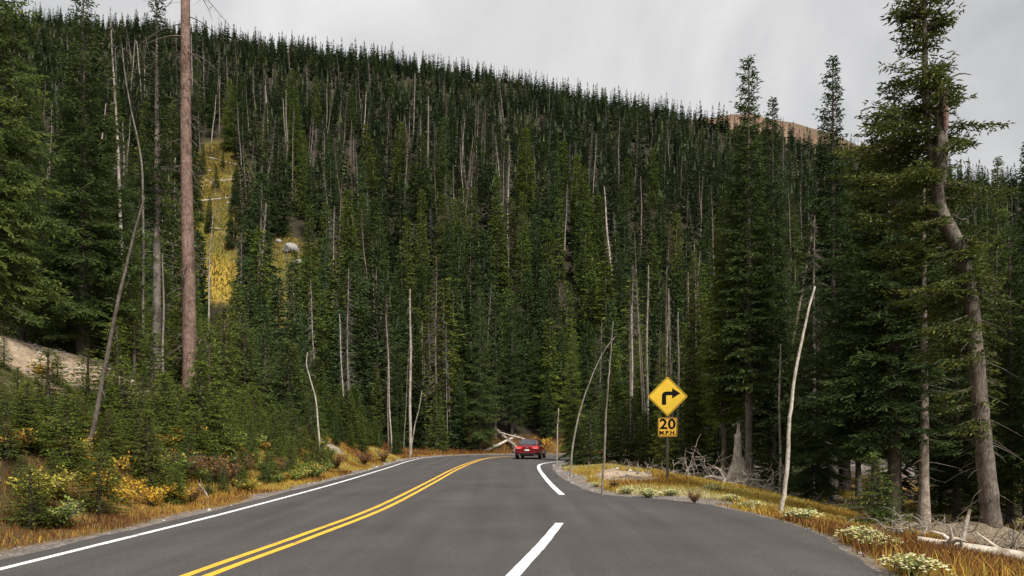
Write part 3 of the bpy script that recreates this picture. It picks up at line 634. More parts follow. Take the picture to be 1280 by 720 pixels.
for k, (px, Y, H_) in enumerate(seed_ + [(8, 13.6, 1.1), (34, 14.6, 1.3), (60, 17.5, 1.5), (22, 16.6, .9), (85, 17.4, 1.0), (48, 15.6, 1.0), (5, 18.5, .8), (130, 18.3, 1.5), (152, 19.5, 1.7), (176, 19.0, 1.4), (205, 20.5, 2.0), (110, 20.6, 1.4), (72, 20.2, .8), (250, 22.5, 2.6), (-12, 15.2, 1.1), (190, 22.6, 2.6)]):
    hu = ['yellow green', 'olive green', 'mid green'][k % 3]; o = place_tree(P_YOUNG[(k*2) % 3], px, Y, H=H_, wide=[1.5, 1.9, 1.65][k % 3], hue=hu, cat='young spruce', name='young_spruce', wood='brownish grey'); OCC.append((o.location.x, Y))
    REC.append((o, px, 'bushy ' + hu + ' spruce seedling ' + ('low' if H_ < 1.1 else 'head high' if H_ > 1.6 else 'waist high') + ' on the left verge ' + ('at the far left' if px < 90 else 'near the leaning grey trunk' if px < 180 else 'below the reddish trunk' if px < 290 else 'left of the white sapling')))
flush()
r = G(50); n = 0; tries = 0
while n < 175 and tries < 16000:
    tries += 1
    Y = r.uniform(13.5, 62)**1.0; e = r.uniform(1.0, 13)*min(1, .45+Y/28); X = left_road(min(Y, 60)) - .9 - e
    px = CX + X*F/Y
    if px < -40 or (Y < 26 and px > 430): continue
    if any((X-a)**2 + (Y-b)**2 < (.66 if e < 7 else 1.1)**2 for a, b in OCC): continue
    if float(sand(np.array([X]), np.array([Y]))[0]) > .35: continue
    if e < 2.0 and r.random() < .55: continue
    p = P_YOUNG[r.integers(0, 3)] if Y < 40 else P_MID[[0, 2][r.integers(0, 2)]]
    H = r.uniform(1.1, 2.8) if e < 3.0 else r.uniform(2.0, 4.8)
    if px < 150: H = min(H, 2.7) if e > 3 else min(H, 1.7)
    if px < 122 and Y < 24.5: H = min(H, EYE + 48*Y/F - hz(X, Y))
    if H < .7: continue
    hue = ['olive green', 'mid green', 'yellow green', 'olive green'][r.integers(0, 4)] if px < 260 else ['mid green', 'deep green', 'olive green', 'deep green'][r.integers(0, 4)]
    o = place_tree(p, 0, Y, H=H, wide=r.uniform(.9, 1.35)*(1.0 if Y < 40 else 1.5), hue=hue, X=X, cat='young spruce', name='young_spruce', wood='brownish grey'); OCC.append((X, Y))
    size = 'knee-high' if H < 1.2 else 'small' if H < 2.2 else 'shoulder-high' if H < 2.9 else 'taller'
    where = ('under the yellowish spruce' if px < 90 else 'by the leaning grey trunk' if px < 180 else 'below the reddish dead trunk' if px < 290 else 'left of the white crooked sapling' if px < 400 else 'between white sapling and the bend' if px < 500 else 'at the outer bend')
    row = 'front row' if e < 3 else 'middle row' if e < 6.5 else 'back row'
    REC.append((o, px, f'{size} {hue} young spruce, {row}, {where}')); n += 1
flush()

r = G(51)
for k, (px, Y, H_) in enumerate([(722, 41, 2.2), (738, 40, 3.0), (758, 42, 3.6), (776, 40, 2.6), (790, 42, 3.4), (808, 39, 2.8), (822, 41, 3.6), (852, 40, 2.9), (868, 38, 3.3), (893, 39, 3.0), (912, 36, 2.6), (940, 37, 3.2), (962, 33, 2.6), (988, 32, 3.0), (1010, 29, 2.4), (1230, 24, 2.2), (1175, 27, 2.8)]):
    o = place_tree(P_YOUNG[k % 3], px, Y, H=H_, wide=1.6, hue=['dark green', 'deep green', 'mid green'][k % 3], cat='young spruce', name='young_spruce', wood='brownish grey'); OCC.append((o.location.x, Y))
    lm = 'behind the straight pole' if px < 780 else 'behind the turn sign' if px < 860 else 'behind the broken stump' if px < 945 else 'behind the white leaning pole' if px < 1100 else 'behind the gnarled spruce'
    REC.append((o, px, ['dark', 'deep green', 'mid green'][k % 3] + ' low spruce under the tall trees ' + lm))
flush()

# ------------------------------------------------------------------ the forest: candidates, what of it shows, individuals for the biggest
r = G(60)
hzv = lambda xs, ys: height(np.asarray(xs, float), np.asarray(ys, float))
def pick(n, y0, y1, md, xmax=.85):
    Y = np.sqrt(r.uniform(y0**2, y1**2, n)); X = Y*r.uniform(-xmax, xmax, n)
    cell = {}; keep = []
    for k in range(n):
        m_ = md(Y[k]); c = (int(X[k]//m_), int(Y[k]//m_), int(m_*10)); ok = True
        for a in (-1, 0, 1):
            for b_ in (-1, 0, 1):
                for q in cell.get((c[0]+a, c[1]+b_), ()):
                    if (X[k]-X[q])**2 + (Y[k]-Y[q])**2 < m_*m_: ok = False
        if ok: cell.setdefault(c[:2], []).append(k); keep.append(k)
    return X[keep], Y[keep]
parts_ = [pick(6000, 30, 70, lambda y: 2.6), pick(15000, 70, 135, lambda y: 2.9), pick(26000, 135, 240, lambda y: 3.1), pick(42000, 240, 560, lambda y: 4.0)]
X = np.concatenate([p[0] for p in parts_]); Y = np.concatenate([p[1] for p in parts_])
d = road_d(X, Y); keepm = d > np.where(X < 0, 4.0, 2.6); keepm &= ~((X < 0) & (Y < 45) & (X > -13.5)); keepm &= ~((X > 0) & (X < 9.5) & (Y < 34))
keepm &= ~((Y > 60) & (Y < 72) & (X > -8) & (X < 1)); keepm &= (meadow(X, Y) < .5) | (r.random(len(X)) < .22)
X, Y, d = X[keepm], Y[keepm], d[keepm]
if OCC:
    oc = np.array(OCC); dm = np.min(np.hypot(X[:, None]-oc[:, 0], Y[:, None]-oc[:, 1]), 1); k_ = dm > 1.3; X, Y, d = X[k_], Y[k_], d[k_]
Z = hzv(X, Y); o_ = np.argsort(Y); X, Y, Z = X[o_], Y[o_], Z[o_]
PX = CX + F*X/Y; H = r.uniform(9.5, 18.5, len(X)); H = np.where(Y > 240, r.uniform(7, 14.5, len(X)), H)
H = np.where((Y < 75) & (X > 0), np.where(PX > 800, r.uniform(10.5, 16.5, len(X)), r.uniform(8, 13, len(X))), H); H = np.where((Y < 70) & (X < 0), r.uniform(6, 11.5, len(X)), H)
H *= np.where(r.random(len(X)) < .25, r.uniform(.45, .8, len(X)), 1); H = np.where(Y > 380, H*.92, H)
CL = fbm(X, Y, 131, 22); H *= 1 + .22*np.clip(CL, -1, 1)*(Y > 70); RAD = H*r.uniform(.10, .15, len(X))
pdead = np.where((PX > 250) & (PX < 640) & (Y > 85) & (Y < 300), .42*np.clip(.75 + .8*fbm(X, Y, 141, 25), .15, 1.5), np.where((Y > 60) & (Y < 320), .13, .05)); pdead = np.where(Y > 330, .02, pdead)
DEAD = r.random(len(X)) < pdead*.75
H = np.where(DEAD, H*1.12, H)
# view gap over the golden clearing and rocks
TY = HZ - F*(Z+H-EYE)/Y; BY = HZ - F*(Z-EYE)/Y
gap = (PX > 246) & (PX < 300) & (TY < 338) & (BY > 195) & (Y < 190); gap2 = (PX > 346) & (PX < 386) & (TY < 312) & (BY > 250) & (Y < 142)
gapk = ~gap2 & ~(gap & (r.random(len(X)) < .88))
X, Y, Z, PX, H, RAD, DEAD, TY, BY = [a[gapk] for a in (X, Y, Z, PX, H, RAD, DEAD, TY, BY)]
skyb = np.full(1500, 700.0); show = np.zeros(len(X), bool); vis = np.zeros(len(X))
for k in range(len(X)):
    w = max(1.0, RAD[k]*F/Y[k]); a, b_ = int(PX[k]-w)+100, int(PX[k]+w)+101
    if b_ <= 20 or a >= 1480: continue
    a, b_ = max(a, 0), min(b_, 1500); xs = np.arange(a, b_) - 100
    top = TY[k] + np.abs(xs-PX[k])/w*(BY[k]-TY[k])*.8; v = skyb[a:b_] - top
    vis[k] = np.clip(v, 0, 400).sum()
    show[k] = TY[k] < skyb[a:b_].max() + .5*(BY[k]-TY[k]) and TY[k] < 700 and TY[k] > -900
    if not DEAD[k]: skyb[a:b_] = np.minimum(skyb[a:b_], top + .06*(BY[k]-TY[k]))
def hue_of(px, Y_):
    q = r.random()
    if Y_ > 250: return 'dark green' if q < .7 else 'deep green'
    if px > 700 and Y_ < 60: return ['dark green', 'deep green', 'olive green', 'mid green', 'deep green'][int(q*5)]
    return ['dark green', 'deep green', 'bluish green', 'mid green', 'olive green', 'dark green', 'olive green' if q < .65 else 'yellow green', 'dark green', 'mid green', 'deep green'][int(q*10)]
LM = [(90, 'behind the yellowish left spruce'), (180, 'behind the leaning trunk'), (245, 'around the reddish dead trunk'), (320, 'by the golden clearing'), (400, 'by the pale boulder'),
      (470, 'above the white crooked sapling'), (530, 'above the outer edge line'), (600, 'left of the bend spruce'), (690, 'above the red car'), (770, 'behind the two thin poles'), (860, 'behind the turn sign'),
      (930, 'behind the broken stump'), (1010, 'behind the white pole'), (1100, 'behind the massive spruce'), (1180, 'left of the gnarled spruce'), (1500, 'right of the gnarled spruce')]
def phrase(kind, px, Y_, H_, word):
    row = 'at the forest edge' if Y_ < 52 else 'deeper inside' if Y_ < 78 else 'low on the slope' if Y_ < 110 else 'higher on the slope'
    sz = 'short' if H_ < 7 else 'middling' if H_ < 11 else 'tall'
    lm = next(t for b_, t in LM if px < b_)
    return f'{sz} {word} {kind} {row}, {lm}'
score = np.where(show, vis*1.0, 0)
live = np.where(show & ~DEAD)[0]; dead = np.where(show & DEAD)[0]
ind_live = live[np.argsort(-score[live])][:262]; ind_dead = dead[np.argsort(-score[dead])][:170]
ind = set(ind_live) | set(ind_dead)
for k in sorted(ind):
    if DEAD[k]:
        wd = ['grey', 'pale grey', 'brownish grey', 'grey', 'brownish grey'][r.integers(0, 5)]; p = P_SNAG[[0, 1, 2, 3, 4, 2, 0][r.integers(0, 7)]]
        o = place_tree(p, 0, Y[k], X=X[k], H=H[k], wide=1.15, wood=wd, cat='dead tree'); o.rotation_euler[0] = r.normal(0, .055); o.rotation_euler[1] = r.normal(0, .055)
        REC.append((o, PX[k], phrase('dead tree', PX[k], Y[k], H[k], wd)))
    else:
        hu = hue_of(PX[k], Y[k]); p = P_MID[r.integers(0, 5)]
        if Y[k] < 44: p = (P_SPIRE + P_BROAD)[[0, 1, 1, 3][r.integers(0, 4)]]
        wide = r.uniform(.95, 1.4)*(1 if Y[k] > 44 else .85); o = place_tree(p, 0, Y[k], X=X[k], H=H[k], wide=wide, hue=hu, wood=['grey', 'pale grey', 'brownish grey'][r.integers(0, 3)])
        o.rotation_euler[0] = r.normal(0, .015); REC.append((o, PX[k], phrase('spruce', PX[k], Y[k], H[k], hu)))
flush()

# the rest of the forest: one mass each of living and dead trees
def lod_template(rr, nb, segs, H=12, Rm=1.4, base=.8, dup=1):
    V, Fc, Tn = [], [], []; n = 0
    for q in range(nb):
        t = ((q+.5)/nb)**1.0; z = base + (H-base)*(1-(1-t)**.9); az = q*2.39996 + rr.normal(0, .3); L = (Rm*(1-t)**.85*rr.uniform(.6, 1.1) + .1)
        e = np.interp(t, [0, .4, .8, 1], [-.5, -.3, .0, .5])
        for g in range(segs):
            a2 = az + (rr.uniform(-.5, .5) if segs > 1 else 0); f0 = rr.uniform(0, .55) if segs > 1 else 0; l = L*(rr.uniform(.3, .6) if segs > 1 else 1)
            p = np.array([np.cos(az)*L*f0, np.sin(az)*L*f0, z + e*L*f0]); dd = np.array([np.cos(a2), np.sin(a2), e + rr.normal(0, .15)]); sd = np.array([-np.sin(a2), np.cos(a2), rr.normal(0, .3)])*l*(.30 if segs > 1 else .36)
            V += [p, p + dd*l*.5 + sd, p + dd*l, p + dd*l*.5 - sd]; Fc += [[n, n+1, n+2], [n, n+2, n+3]]; n += 4
            Tn += [.3 + rr.normal(0, .1)]*4
    V += [np.array([.22, 0, H*.86]), np.array([-.22, .05, H*.86]), np.array([0, 0, H]), np.array([0, .22, H*.86])]; Fc += [[n, n+1, n+2], [n+1, n+3, n+2]]; Tn += [.35]*4
    n += 4; V += [np.array([.12, 0, -.3]), np.array([-.12, 0, -.3]), np.array([0, 0, H*.7])]; Fc += [[n, n+1, n+2]]; Tn += [.2]*3
    return np.array(V), np.array(Fc), np.array(Tn)
TL = [[lod_template(G(100+k), 150, 5, base=[.5, 1.5, .8][k % 3], Rm=[2.0, 1.6, 1.8][k % 3]) for k in range(5)],
      [lod_template(G(120+k), 110, 3, base=.5, Rm=2.0) for k in range(5)], [lod_template(G(140+k), 75, 1, base=.3, Rm=2.0) for k in range(5)]]
fm = MB(); dmb = MB()
for k in np.where(show)[0]:
    if k in ind: continue
    if DEAD[k]:
        n = 26 if Y[k] > 180 else 110; h = H[k]; lx = r.normal(0, .055)*h; w = .075 if Y[k] < 150 else .11
        V = [[-w, 0, -.3], [w, 0, -.3], [lx, 0, h]]; Fc = [[0, 1, 2]]
        for q in range(n):
            zz = h*r.uniform(.25, .97); an = r.uniform(0, 6.3); l = r.uniform(.4, 1.5)*(1-zz/h)**.4; b_ = len(V); x0 = lx*zz/h
            V += [[x0, 0, zz+.02], [x0, 0, zz-.03], [x0+np.cos(an)*l, np.sin(an)*l, zz + r.uniform(-.45, .25)*l]]; Fc += [[b_, b_+1, b_+2]]
        dmb.add(np.array(V) + [X[k], Y[k], Z[k]], Fc, r.uniform(.2, .9)); continue
    lod = 0 if Y[k] < 130 else 1 if Y[k] < 230 else 2
    V, Fc, Tn = TL[lod][r.integers(0, 5)]; a = r.uniform(0, 6.28); s = H[k]/12; w = s*r.uniform(.85, 1.45)*min(1, 14/H[k])**.5; lnx, lny = r.normal(0, .03, 2)
    v = np.stack([(V[:, 0]*cos(a) - V[:, 1]*sin(a))*w + lnx*V[:, 2]*s, (V[:, 0]*sin(a) + V[:, 1]*cos(a))*w + lny*V[:, 2]*s, V[:, 2]*s], 1) + [X[k], Y[k], Z[k]]
    fm.add(v, Fc, np.clip(Tn + r.normal(.02, .15) + (.12 if r.random() < .08 else 0), 0, 1))
m = leaf_mat('forest_needles', [(0, (.016, .025, .013)), (.35, (.048, .067, .030)), (.7, (.105, .125, .045)), (1, (.17, .18, .06))], .2, False)
tag(fm.obj('forest', m), kind='stuff')
m, t, b = mat('dead_forest_wood', .9, .1); lk(t, ramp(t, attr(t).outputs['Fac'], [(0, (.06, .052, .046)), (1, (.19, .17, .155))]), b.inputs['Base Color'])
tag(dmb.obj('dead_forest', m), kind='stuff')
print('trees', len(live), len(dead), 'ind', len(ind))

# ------------------------------------------------------------------ boulders and logs on the hillside clearing
def rock_mesh(name, rr, sx, sy, sz, material, sub=3, rough=.25):
    bm = bmesh.new(); bmesh.ops.create_icosphere(bm, subdivisions=sub, radius=1)
    sd = rr.integers(0, 999)
    pl = rr.normal(0, 1, (9, 3)); pl /= np.linalg.norm(pl, axis=1)[:, None]; dc = rr.uniform(.62, .95, 9)
    for v in bm.verts:
        p = np.array(v.co); 
        for a, d_ in zip(pl, dc):
            e = p@a
            if e > d_: p = p - a*(e-d_)*.9
        p = p*(1 + rough*.25*float(wave(p[0]*1.0 + p[2], p[1] - p[2], sd, .5)))
        v.co = (p[0]*sx, p[1]*sy, p[2]*sz)
    me = bpy.data.meshes.new(name); bm.to_mesh(me); bm.free(); me.materials.append(material); return me
m, t, b = mat('pale_rock', .9, .2); co = N(t, 'ShaderNodeTexCoord').outputs['Object']; n_ = noise(t, 3, 8, .7, co)
lk(t, ramp(t, n_, [(.3, (.10, .09, .08)), (.5, (.26, .24, .22)), (.7, (.44, .41, .38))]), b.inputs['Base Color']); bump(t, b, n_, .8, .08); M_ROCK = m
def rock(name, px, Y, sx, sy, sz, label, cat='rock', X=None, up=.25, seed=1, group=None):
    X = (px-CX)*Y/F if X is None else X
    o = link(name, rock_mesh(name, G(seed), sx, sy, sz, M_ROCK)); o.location = (X, Y, hz(X, Y) + sz*up); o.rotation_euler = (0, 0, G(seed).uniform(0, 6)); return tag(o, label, cat, group)
rock('boulder', 364, 128, 1.7, 1.4, 1.2, 'largest pale boulder on the hillside, right of the golden clearing', 'boulder', seed=2)
rock('boulder', 386, 127, .8, .7, .5, 'smaller pale boulder just right of the largest hillside boulder', 'boulder', seed=3)
rock('boulder', 348, 131, .6, .7, .5, 'small pale boulder just left of the largest hillside boulder', 'boulder', seed=4)
for k, (px, Y) in enumerate([(262, 168), (286, 150), (272, 135), (300, 140), (256, 122)]):
    rock('boulder', px, Y, .55, .5, .35, ['small rock high in the golden clearing', 'small rock right of centre in the golden clearing', 'small rock at the middle of the golden clearing', 'small rock at the right rim of the golden clearing', 'small rock low in the golden clearing'][k], 'boulder', seed=10+k)
def log(name, p0, p1, r0, r1, label, material=M_DEADWOOD, color=(1.3, 1.28, 1.22), stubs=6, seed=1, cat='fallen log', z0=None, z1=None, sag=0, group=None):
    rr = G(seed); a = np.array([p0[0], p0[1], (hz(*p0[:2]) if z0 is None else z0) + r0*.8]); b_ = np.array([p1[0], p1[1], (hz(*p1[:2]) if z1 is None else z1) + r1*.8])
    q = np.linspace(0, 1, 18)[:, None]; L_ = np.linalg.norm(b_-a); P = (b_-a)*q; P[:, 2] -= sag*np.sin(q[:, 0]*pi); P += np.cumsum(rr.normal(0, .008, P.shape), 0)*min(1, L_/3)
    t_ = empty(name, a); mb = MB(); tube(mb, P, np.linspace(r0, r1, 18), 10, .5, 0, .07, r=rr); o = mb.obj('trunk', material, t_, True); o.color = (*color, 1)
    if stubs:
        sb = MB()
        for _ in range(stubs):
            k = rr.integers(2, 17); d_ = rr.normal(0, 1, 3); d_[2] = abs(d_[2])*.8 + .2; d_ /= np.linalg.norm(d_); l = rr.uniform(.15, .6)
            tube(sb, [P[k], P[k] + d_*l*.6 + rr.normal(0, .03, 3), P[k] + d_*l + rr.normal(0, .08, 3)], [r1*.35+.006, r1*.22+.004, .005], 5, .5, 0, r=rr)
        o = sb.obj('stubs', material, t_, True); o.color = (*color, 1)
    return tag(t_, label, cat, group)
def W_(px, Y): return ((px-CX)*Y/F, Y)
log('fallen_log', W_(246, 148), W_(306, 156), .22, .12, 'long pale log lying across the golden clearing', seed=31, stubs=8)
log('fallen_log', W_(276, 163), W_(305, 168), .18, .10, 'pale log lying above the long one in the golden clearing', seed=32)
log('fallen_log', W_(262, 176), W_(300, 175), .16, .10, 'thin log near the top of the golden clearing', seed=33)

for k, (px, Y, H_, lb) in enumerate([(262, 133, 6.5, 'small lone spruce low in the golden clearing'), (288, 126, 7.5, 'spruce at the lower right of the golden clearing'), (270, 158, 5.0, 'little dark spruce in the middle of the golden clearing'), (296, 150, 8.0, 'spruce breaking the right rim of the golden clearing'), (254, 165, 7.0, 'spruce at the upper left rim of the golden clearing'), (279, 172, 4.0, 'tiny spruce near the top of the golden clearing')]):
    place_tree(P_MID[k % 3], px, Y, H=H_, wide=1.2, hue=['dark green', 'deep green', 'olive green'][k % 3], label=lb, cat='spruce tree')
place_tree(P_SNAG[4], 275, 138, H=9, label='leaning grey snag in the golden clearing', cat='dead tree', wood='grey', lean=(.1, .12))
place_tree(P_SNAG[0], 302, 128, H=12, label='twiggy grey snag at the foot of the golden clearing', cat='dead tree', wood='pale grey', lean=(-.05, .05))
rock('boulder', 372, 124, 1.1, .8, .7, 'flat pale rock just below the largest hillside boulder', 'boulder', seed=21)

# ------------------------------------------------------------------ fallen wood near the road
log('fallen_log', (7.35, 13.4), (9.9, 12.5), .085, .14, 'nearest white barkless log lying in the grass at the lower right corner', stubs=7, seed=41, color=(1.4, 1.34, 1.25), z0=-.36, z1=-.74)
log('fallen_log', (9.3, 19.0), (10.9, 16.9), .13, .16, 'grey log between the massive spruce and the gnarled spruce', stubs=5, seed=42, color=(1.0, .95, .88))
log('fallen_log', (10.6, 17.6), (14.5, 15.6), .16, .18, 'mossy dark log behind the gnarled spruce', stubs=6, seed=43, color=(.7, .66, .58))
log('fallen_branch', (8.2, 13.5), (8.8, 14.2), .05, .03, 'forked dead branch propped up in front of the gnarled spruce', stubs=4, seed=44, z0=-.5, z1=.15, color=(.8, .75, .7))
log('fallen_log', (-2.6, 70), (.2, 73), .16, .12, 'pale log end resting on the bank left of the red car, lowest of three', stubs=4, seed=45, color=(1.3, 1.3, 1.25), z1=1.5)
log('fallen_log', (0.9, 69.2), (-1.8, 76), .17, .13, 'pale log behind the red car pointing up the bank', stubs=4, seed=46, color=(.9, .85, .8), z1=2.4)
log('fallen_log', (2.2, 70.0), (-1.2, 73), .13, .10, 'thin log leaning above the roof of the red car', stubs=4, seed=47, color=(1.3, 1.25, 1.2), z0=1.0, z1=1.9)
rock('boulder', 649, 69.5, .75, .6, .6, 'pale rock beside the logs at the outer side of the bend', 'boulder', seed=48)
for k, (x0, y0, x1, y1, lb) in enumerate([(-8.0, 22, -9.0, 23.5, 'thin bleached stick at the verge below the reddish trunk'), (-7.7, 18.8, -8.5, 20, 'short bleached stick on the gravel left of the road'),
                                          (9.6, 33, 13.4, 32, 'long grey log at the forest edge behind the turn sign')]):
    log('fallen_branch', (x0, y0), (x1, y1), .025 if k < 2 else .09, .012 if k < 2 else .07, lb, stubs=2, seed=60+k, cat='stick' if k < 2 else 'fallen log')

def hooks(cb, c, n, rad, hmax, rr, lmin=.5, lmax=1.4, th=.022):
    for _ in range(n):
        an = rr.uniform(0, 6.28); d0 = rr.uniform(0, rad); p = np.array([c[0] + cos(an)*d0, c[1] + sin(an)*d0*.7, c[2] + rr.uniform(0, .25)]); P = [p]; d_ = np.array([rr.normal(0, 1), rr.normal(0, .7), rr.uniform(.0, 1.0)*hmax]); d_ /= np.linalg.norm(d_)
        l = rr.uniform(lmin, lmax)/7
        for k in range(7): d_ = d_ + rr.normal(0, .32, 3) + [0, 0, -.06]; d_ /= np.linalg.norm(d_); P.append(P[-1] + d_*l)
        P = np.array(P); P[:, 2] = np.maximum(P[:, 2], c[2] - .02); tube(cb, P, np.linspace(th*rr.uniform(.5, 1.2), .005, 8), 5, .5, 0, cap=False)
        for k in (2, 4, 5):
            d2 = rr.normal(0, 1, 3); d2[2] = abs(d2[2])*.6; d2 /= np.linalg.norm(d2); tube(cb, [P[k], P[k] + d2*.12, P[k] + d2*.28 + rr.normal(0, .06, 3)], [th*.45, th*.3, .004], 4, .5, 0, cap=False)
# broken stump
def stump():
    Y = 26.5; X = (921-CX)*Y/F; z = hz(X, Y); rr = G(8); t_ = empty('stump', (X, Y, z)); H = 2.6; K = 16; n = 22; mb = MB(); a = np.linspace(0, 2*pi, K, endpoint=False)
    zz = np.linspace(-.2, 1, n); V = []
    for q in zz:
        h = max(q, 0); rd = .09 + .07*(1-h) - .05*np.clip(h-.8, 0, 1)*4 + .30*np.exp(-(h/.30)**2) + .2*np.exp(-h*12)
        lob = 1 + (.35*np.exp(-h*5))*np.sin(a*4 + 1) + .12*np.sin(a*7 + h*6) + rr.normal(0, .03, K)
        top = 1 - .22*(np.abs(np.sin(a*1.5 + .7)))*(q > .8) - .1*(rr.random(K))*(q > .8)
        V.append(np.c_[np.cos(a)*rd*lob + .05*h, np.sin(a)*rd*lob*.85, np.full(K, q*H)*top])
    V = np.vstack(V); i, j = np.meshgrid(np.arange(n-1), np.arange(K), indexing='ij'); mb.quads(V, np.stack([i*K+j, i*K+(j+1) % K, (i+1)*K+(j+1) % K, (i+1)*K+j], -1)); mb.add(np.vstack([V[-K:], [[.05, 0, H*.8]]]), np.stack([np.arange(K), (np.arange(K)+1) % K, np.full(K, K)], -1))
    o = mb.obj('trunk', M_DEADWOOD, t_, True); o.color = (1.55, 1.5, 1.45, 1)
    for k in range(9):
        rb = MB()
        an = k*.7 + rr.normal(0, .2); P = [np.array([cos(an)*.25, sin(an)*.2, .35])]; d_ = np.array([cos(an), sin(an)*.6, rr.uniform(-.6, .5)])
        for q in range(7): d_ = d_ + rr.normal(0, .25, 3); d_ /= np.linalg.norm(d_); P.append(P[-1] + d_*rr.uniform(.09, .2))
        P = np.array(P); P[:, 2] = np.maximum(P[:, 2], .02); tube(rb, P, np.linspace(.09, .015, 8), 6, .5, 0, .1, r=rr)
        o = rb.obj('root', M_DEADWOOD, t_, True); o.color = (1.6, 1.55, 1.5, 1)
    tag(t_, 'broken grey stump with a splintered tip and twisting roots right of the turn sign', 'stump')
stump()
for k, (px, Y, n, rd, lb) in enumerate([(950, 26.0, 34, 1.1, 'tangle of bleached twisted branches right of the broken stump'), (885, 27.5, 46, 1.5, 'tangle of bleached branches left of the broken stump'), (925, 25.0, 30, .7, 'low heap of brushwood at the foot of the broken stump'),
                                        (1262, 13.6, 40, 1.0, 'brushwood heap at the right edge beside the gnarled trunk'), (1205, 17.0, 40, 1.4, 'brushwood heap behind the gnarled trunk'), (1040, 24, 50, 2.6, 'low brushwood along the forest edge behind the white pole'), (1130, 14.8, 24, .9, 'loose dead twigs before the massive dark spruce'), (800, 31, 30, 2.2, 'thin brushwood behind the turn sign post')]):
    X = (px-CX)*Y/F; cb = MB(); hooks(cb, (0, 0, 0), n, rd, 1.5 if k < 2 else .5, G(300+k), .4, 1.9 if k < 2 else 1.0, .024 if k < 3 else .016)
    o = cb.obj('brush_pile', M_DEADWOOD); o.location = (X, Y, hz(X, Y)); o.color = (*((1.6, 1.55, 1.48) if k < 3 else (.9, .84, .78)), 1); tag(o, lb, 'brush pile')
o = link('mossy_mound', rock_mesh('mossy_mound', G(5), 1.3, .8, .5, M_BARK)); o.location = (10.2, 16.6, hz(10.2, 16.6) + .05); o.color = (1.1, 1.0, .8, 1); tag(o, 'rounded earthy root mound between the pale trunk and the gnarled trunk', 'mound')

# ------------------------------------------------------------------ grass, shrubs, flowers, pebbles
def blades(mb, x, y, z, h, w, tint, rr):
    n = len(x); a = rr.uniform(0, 6.28, n); ln = h*rr.uniform(.1, .65, n); b_ = rr.uniform(0, 6.28, n); p = np.stack([x, y, z], 1)
    sd = np.stack([np.cos(a), np.sin(a), np.zeros(n)], 1)*w[:, None]; mid = p + np.stack([np.cos(b_)*ln*.35, np.sin(b_)*ln*.35, h*.6], 1); tip = p + np.stack([np.cos(b_)*ln, np.sin(b_)*ln, h*.92], 1)
    v = np.stack([p - sd, p + sd, mid + sd*.7, mid - sd*.7, tip], 1).reshape(-1, 3); k = np.arange(n)[:, None]*5
    mb.add(v, np.concatenate([k + [0, 1, 2], k + [0, 2, 3], k + [3, 2, 4]]), np.repeat(tint, 5))
def grass(name, n, xr, yr, accept, hfun, tfun, seed, w=.0045, gm_=None):
    rr = G(seed); x = rr.uniform(*xr, n); y = np.sqrt(rr.uniform(yr[0]**2, yr[1]**2, n)); d_ = road_d(x, y); k = accept(x, y, d_, rr); x, y, d_ = x[k], y[k], d_[k]
    cx_, cy_ = rr.normal(0, .035, len(x)), rr.normal(0, .035, len(x)); x = np.round(x/.11)*.11 + .06*np.sin(y*37) + cx_; y = np.round(y/.11)*.11 + cy_
    z = height(x, y) - .01; mb = MB(); blades(mb, x, y, z, hfun(x, y, rr), w*rr.uniform(.7, 1.6, len(x))*(1 + y/22), np.clip(tfun(x, y, rr), 0, 1), rr)
    return tag(mb.obj(name, gm_ or M_GRASS), kind='stuff')
def accL(x, y, d_, rr): return (d_ > .35) & (rr.random(len(x)) < (1-gravel(x, y, d_))*.95*np.exp(-np.clip(d_-1.9, 0, 99)/1.1)) & (sand(x, y) < .3)
def accR(x, y, d_, rr): return (d_ > .12) & (rr.random(len(x)) < (1-gravel(x, y, d_))*np.exp(-np.clip(d_-5, 0, 99)/4.0)) & (sand(x, y) < .35) & (np.abs(x) < y*.78)
grass('grass', 330000, (-17, -6.8), (7.5, 60), accL, lambda x, y, rr: rr.uniform(.04, .15, len(x))*(1+.9*sstep(-.2, .6, fbm(x, y, 111, 2))), lambda x, y, rr: .26 + .25*fbm(x, y, 113, 1.4) + .50*sstep(.0, .7, fbm(x, y, 115, 3)) + rr.normal(0, .17, len(x)), 201)
grass('grass', 420000, (1.8, 17), (7.2, 38), accR, lambda x, y, rr: rr.uniform(.03, .14, len(x))*(1+1.0*sstep(-.2, .6, fbm(x, y, 121, 1.5)))*(1 + .35*(y < 16)), lambda x, y, rr: .32 + .26*sstep(14, 20, y) + .26*fbm(x, y, 123, 1.1) + .34*sstep(.0, .7, fbm(x, y, 125, 3.0)) - .10*(y < 15) + rr.normal(0, .19, len(x)), 202)
grass('grass', 26000, (-14, 10), (60, 75), lambda x, y, d_, rr: (d_ > .5) & (rr.random(len(x)) < .7), lambda x, y, rr: rr.uniform(.15, .5, len(x)), lambda x, y, rr: .2 + .2*fbm(x, y, 113, 2.2) + rr.normal(0, .12, len(x)), 203)
grass('meadow_grass', 42000, (-75, -30), (104, 185), lambda x, y, d_, rr: rr.random(len(x)) < meadow(x, y), lambda x, y, rr: rr.uniform(.2, .7, len(x)), lambda x, y, rr: .60 + .42*fbm(x, y, 113, 4) - .25*sstep(.2, .7, fbm(x, y, 117, 9))*(y > 126) + rr.normal(0, .12, len(x)), 204, .015, M_MEADOW)

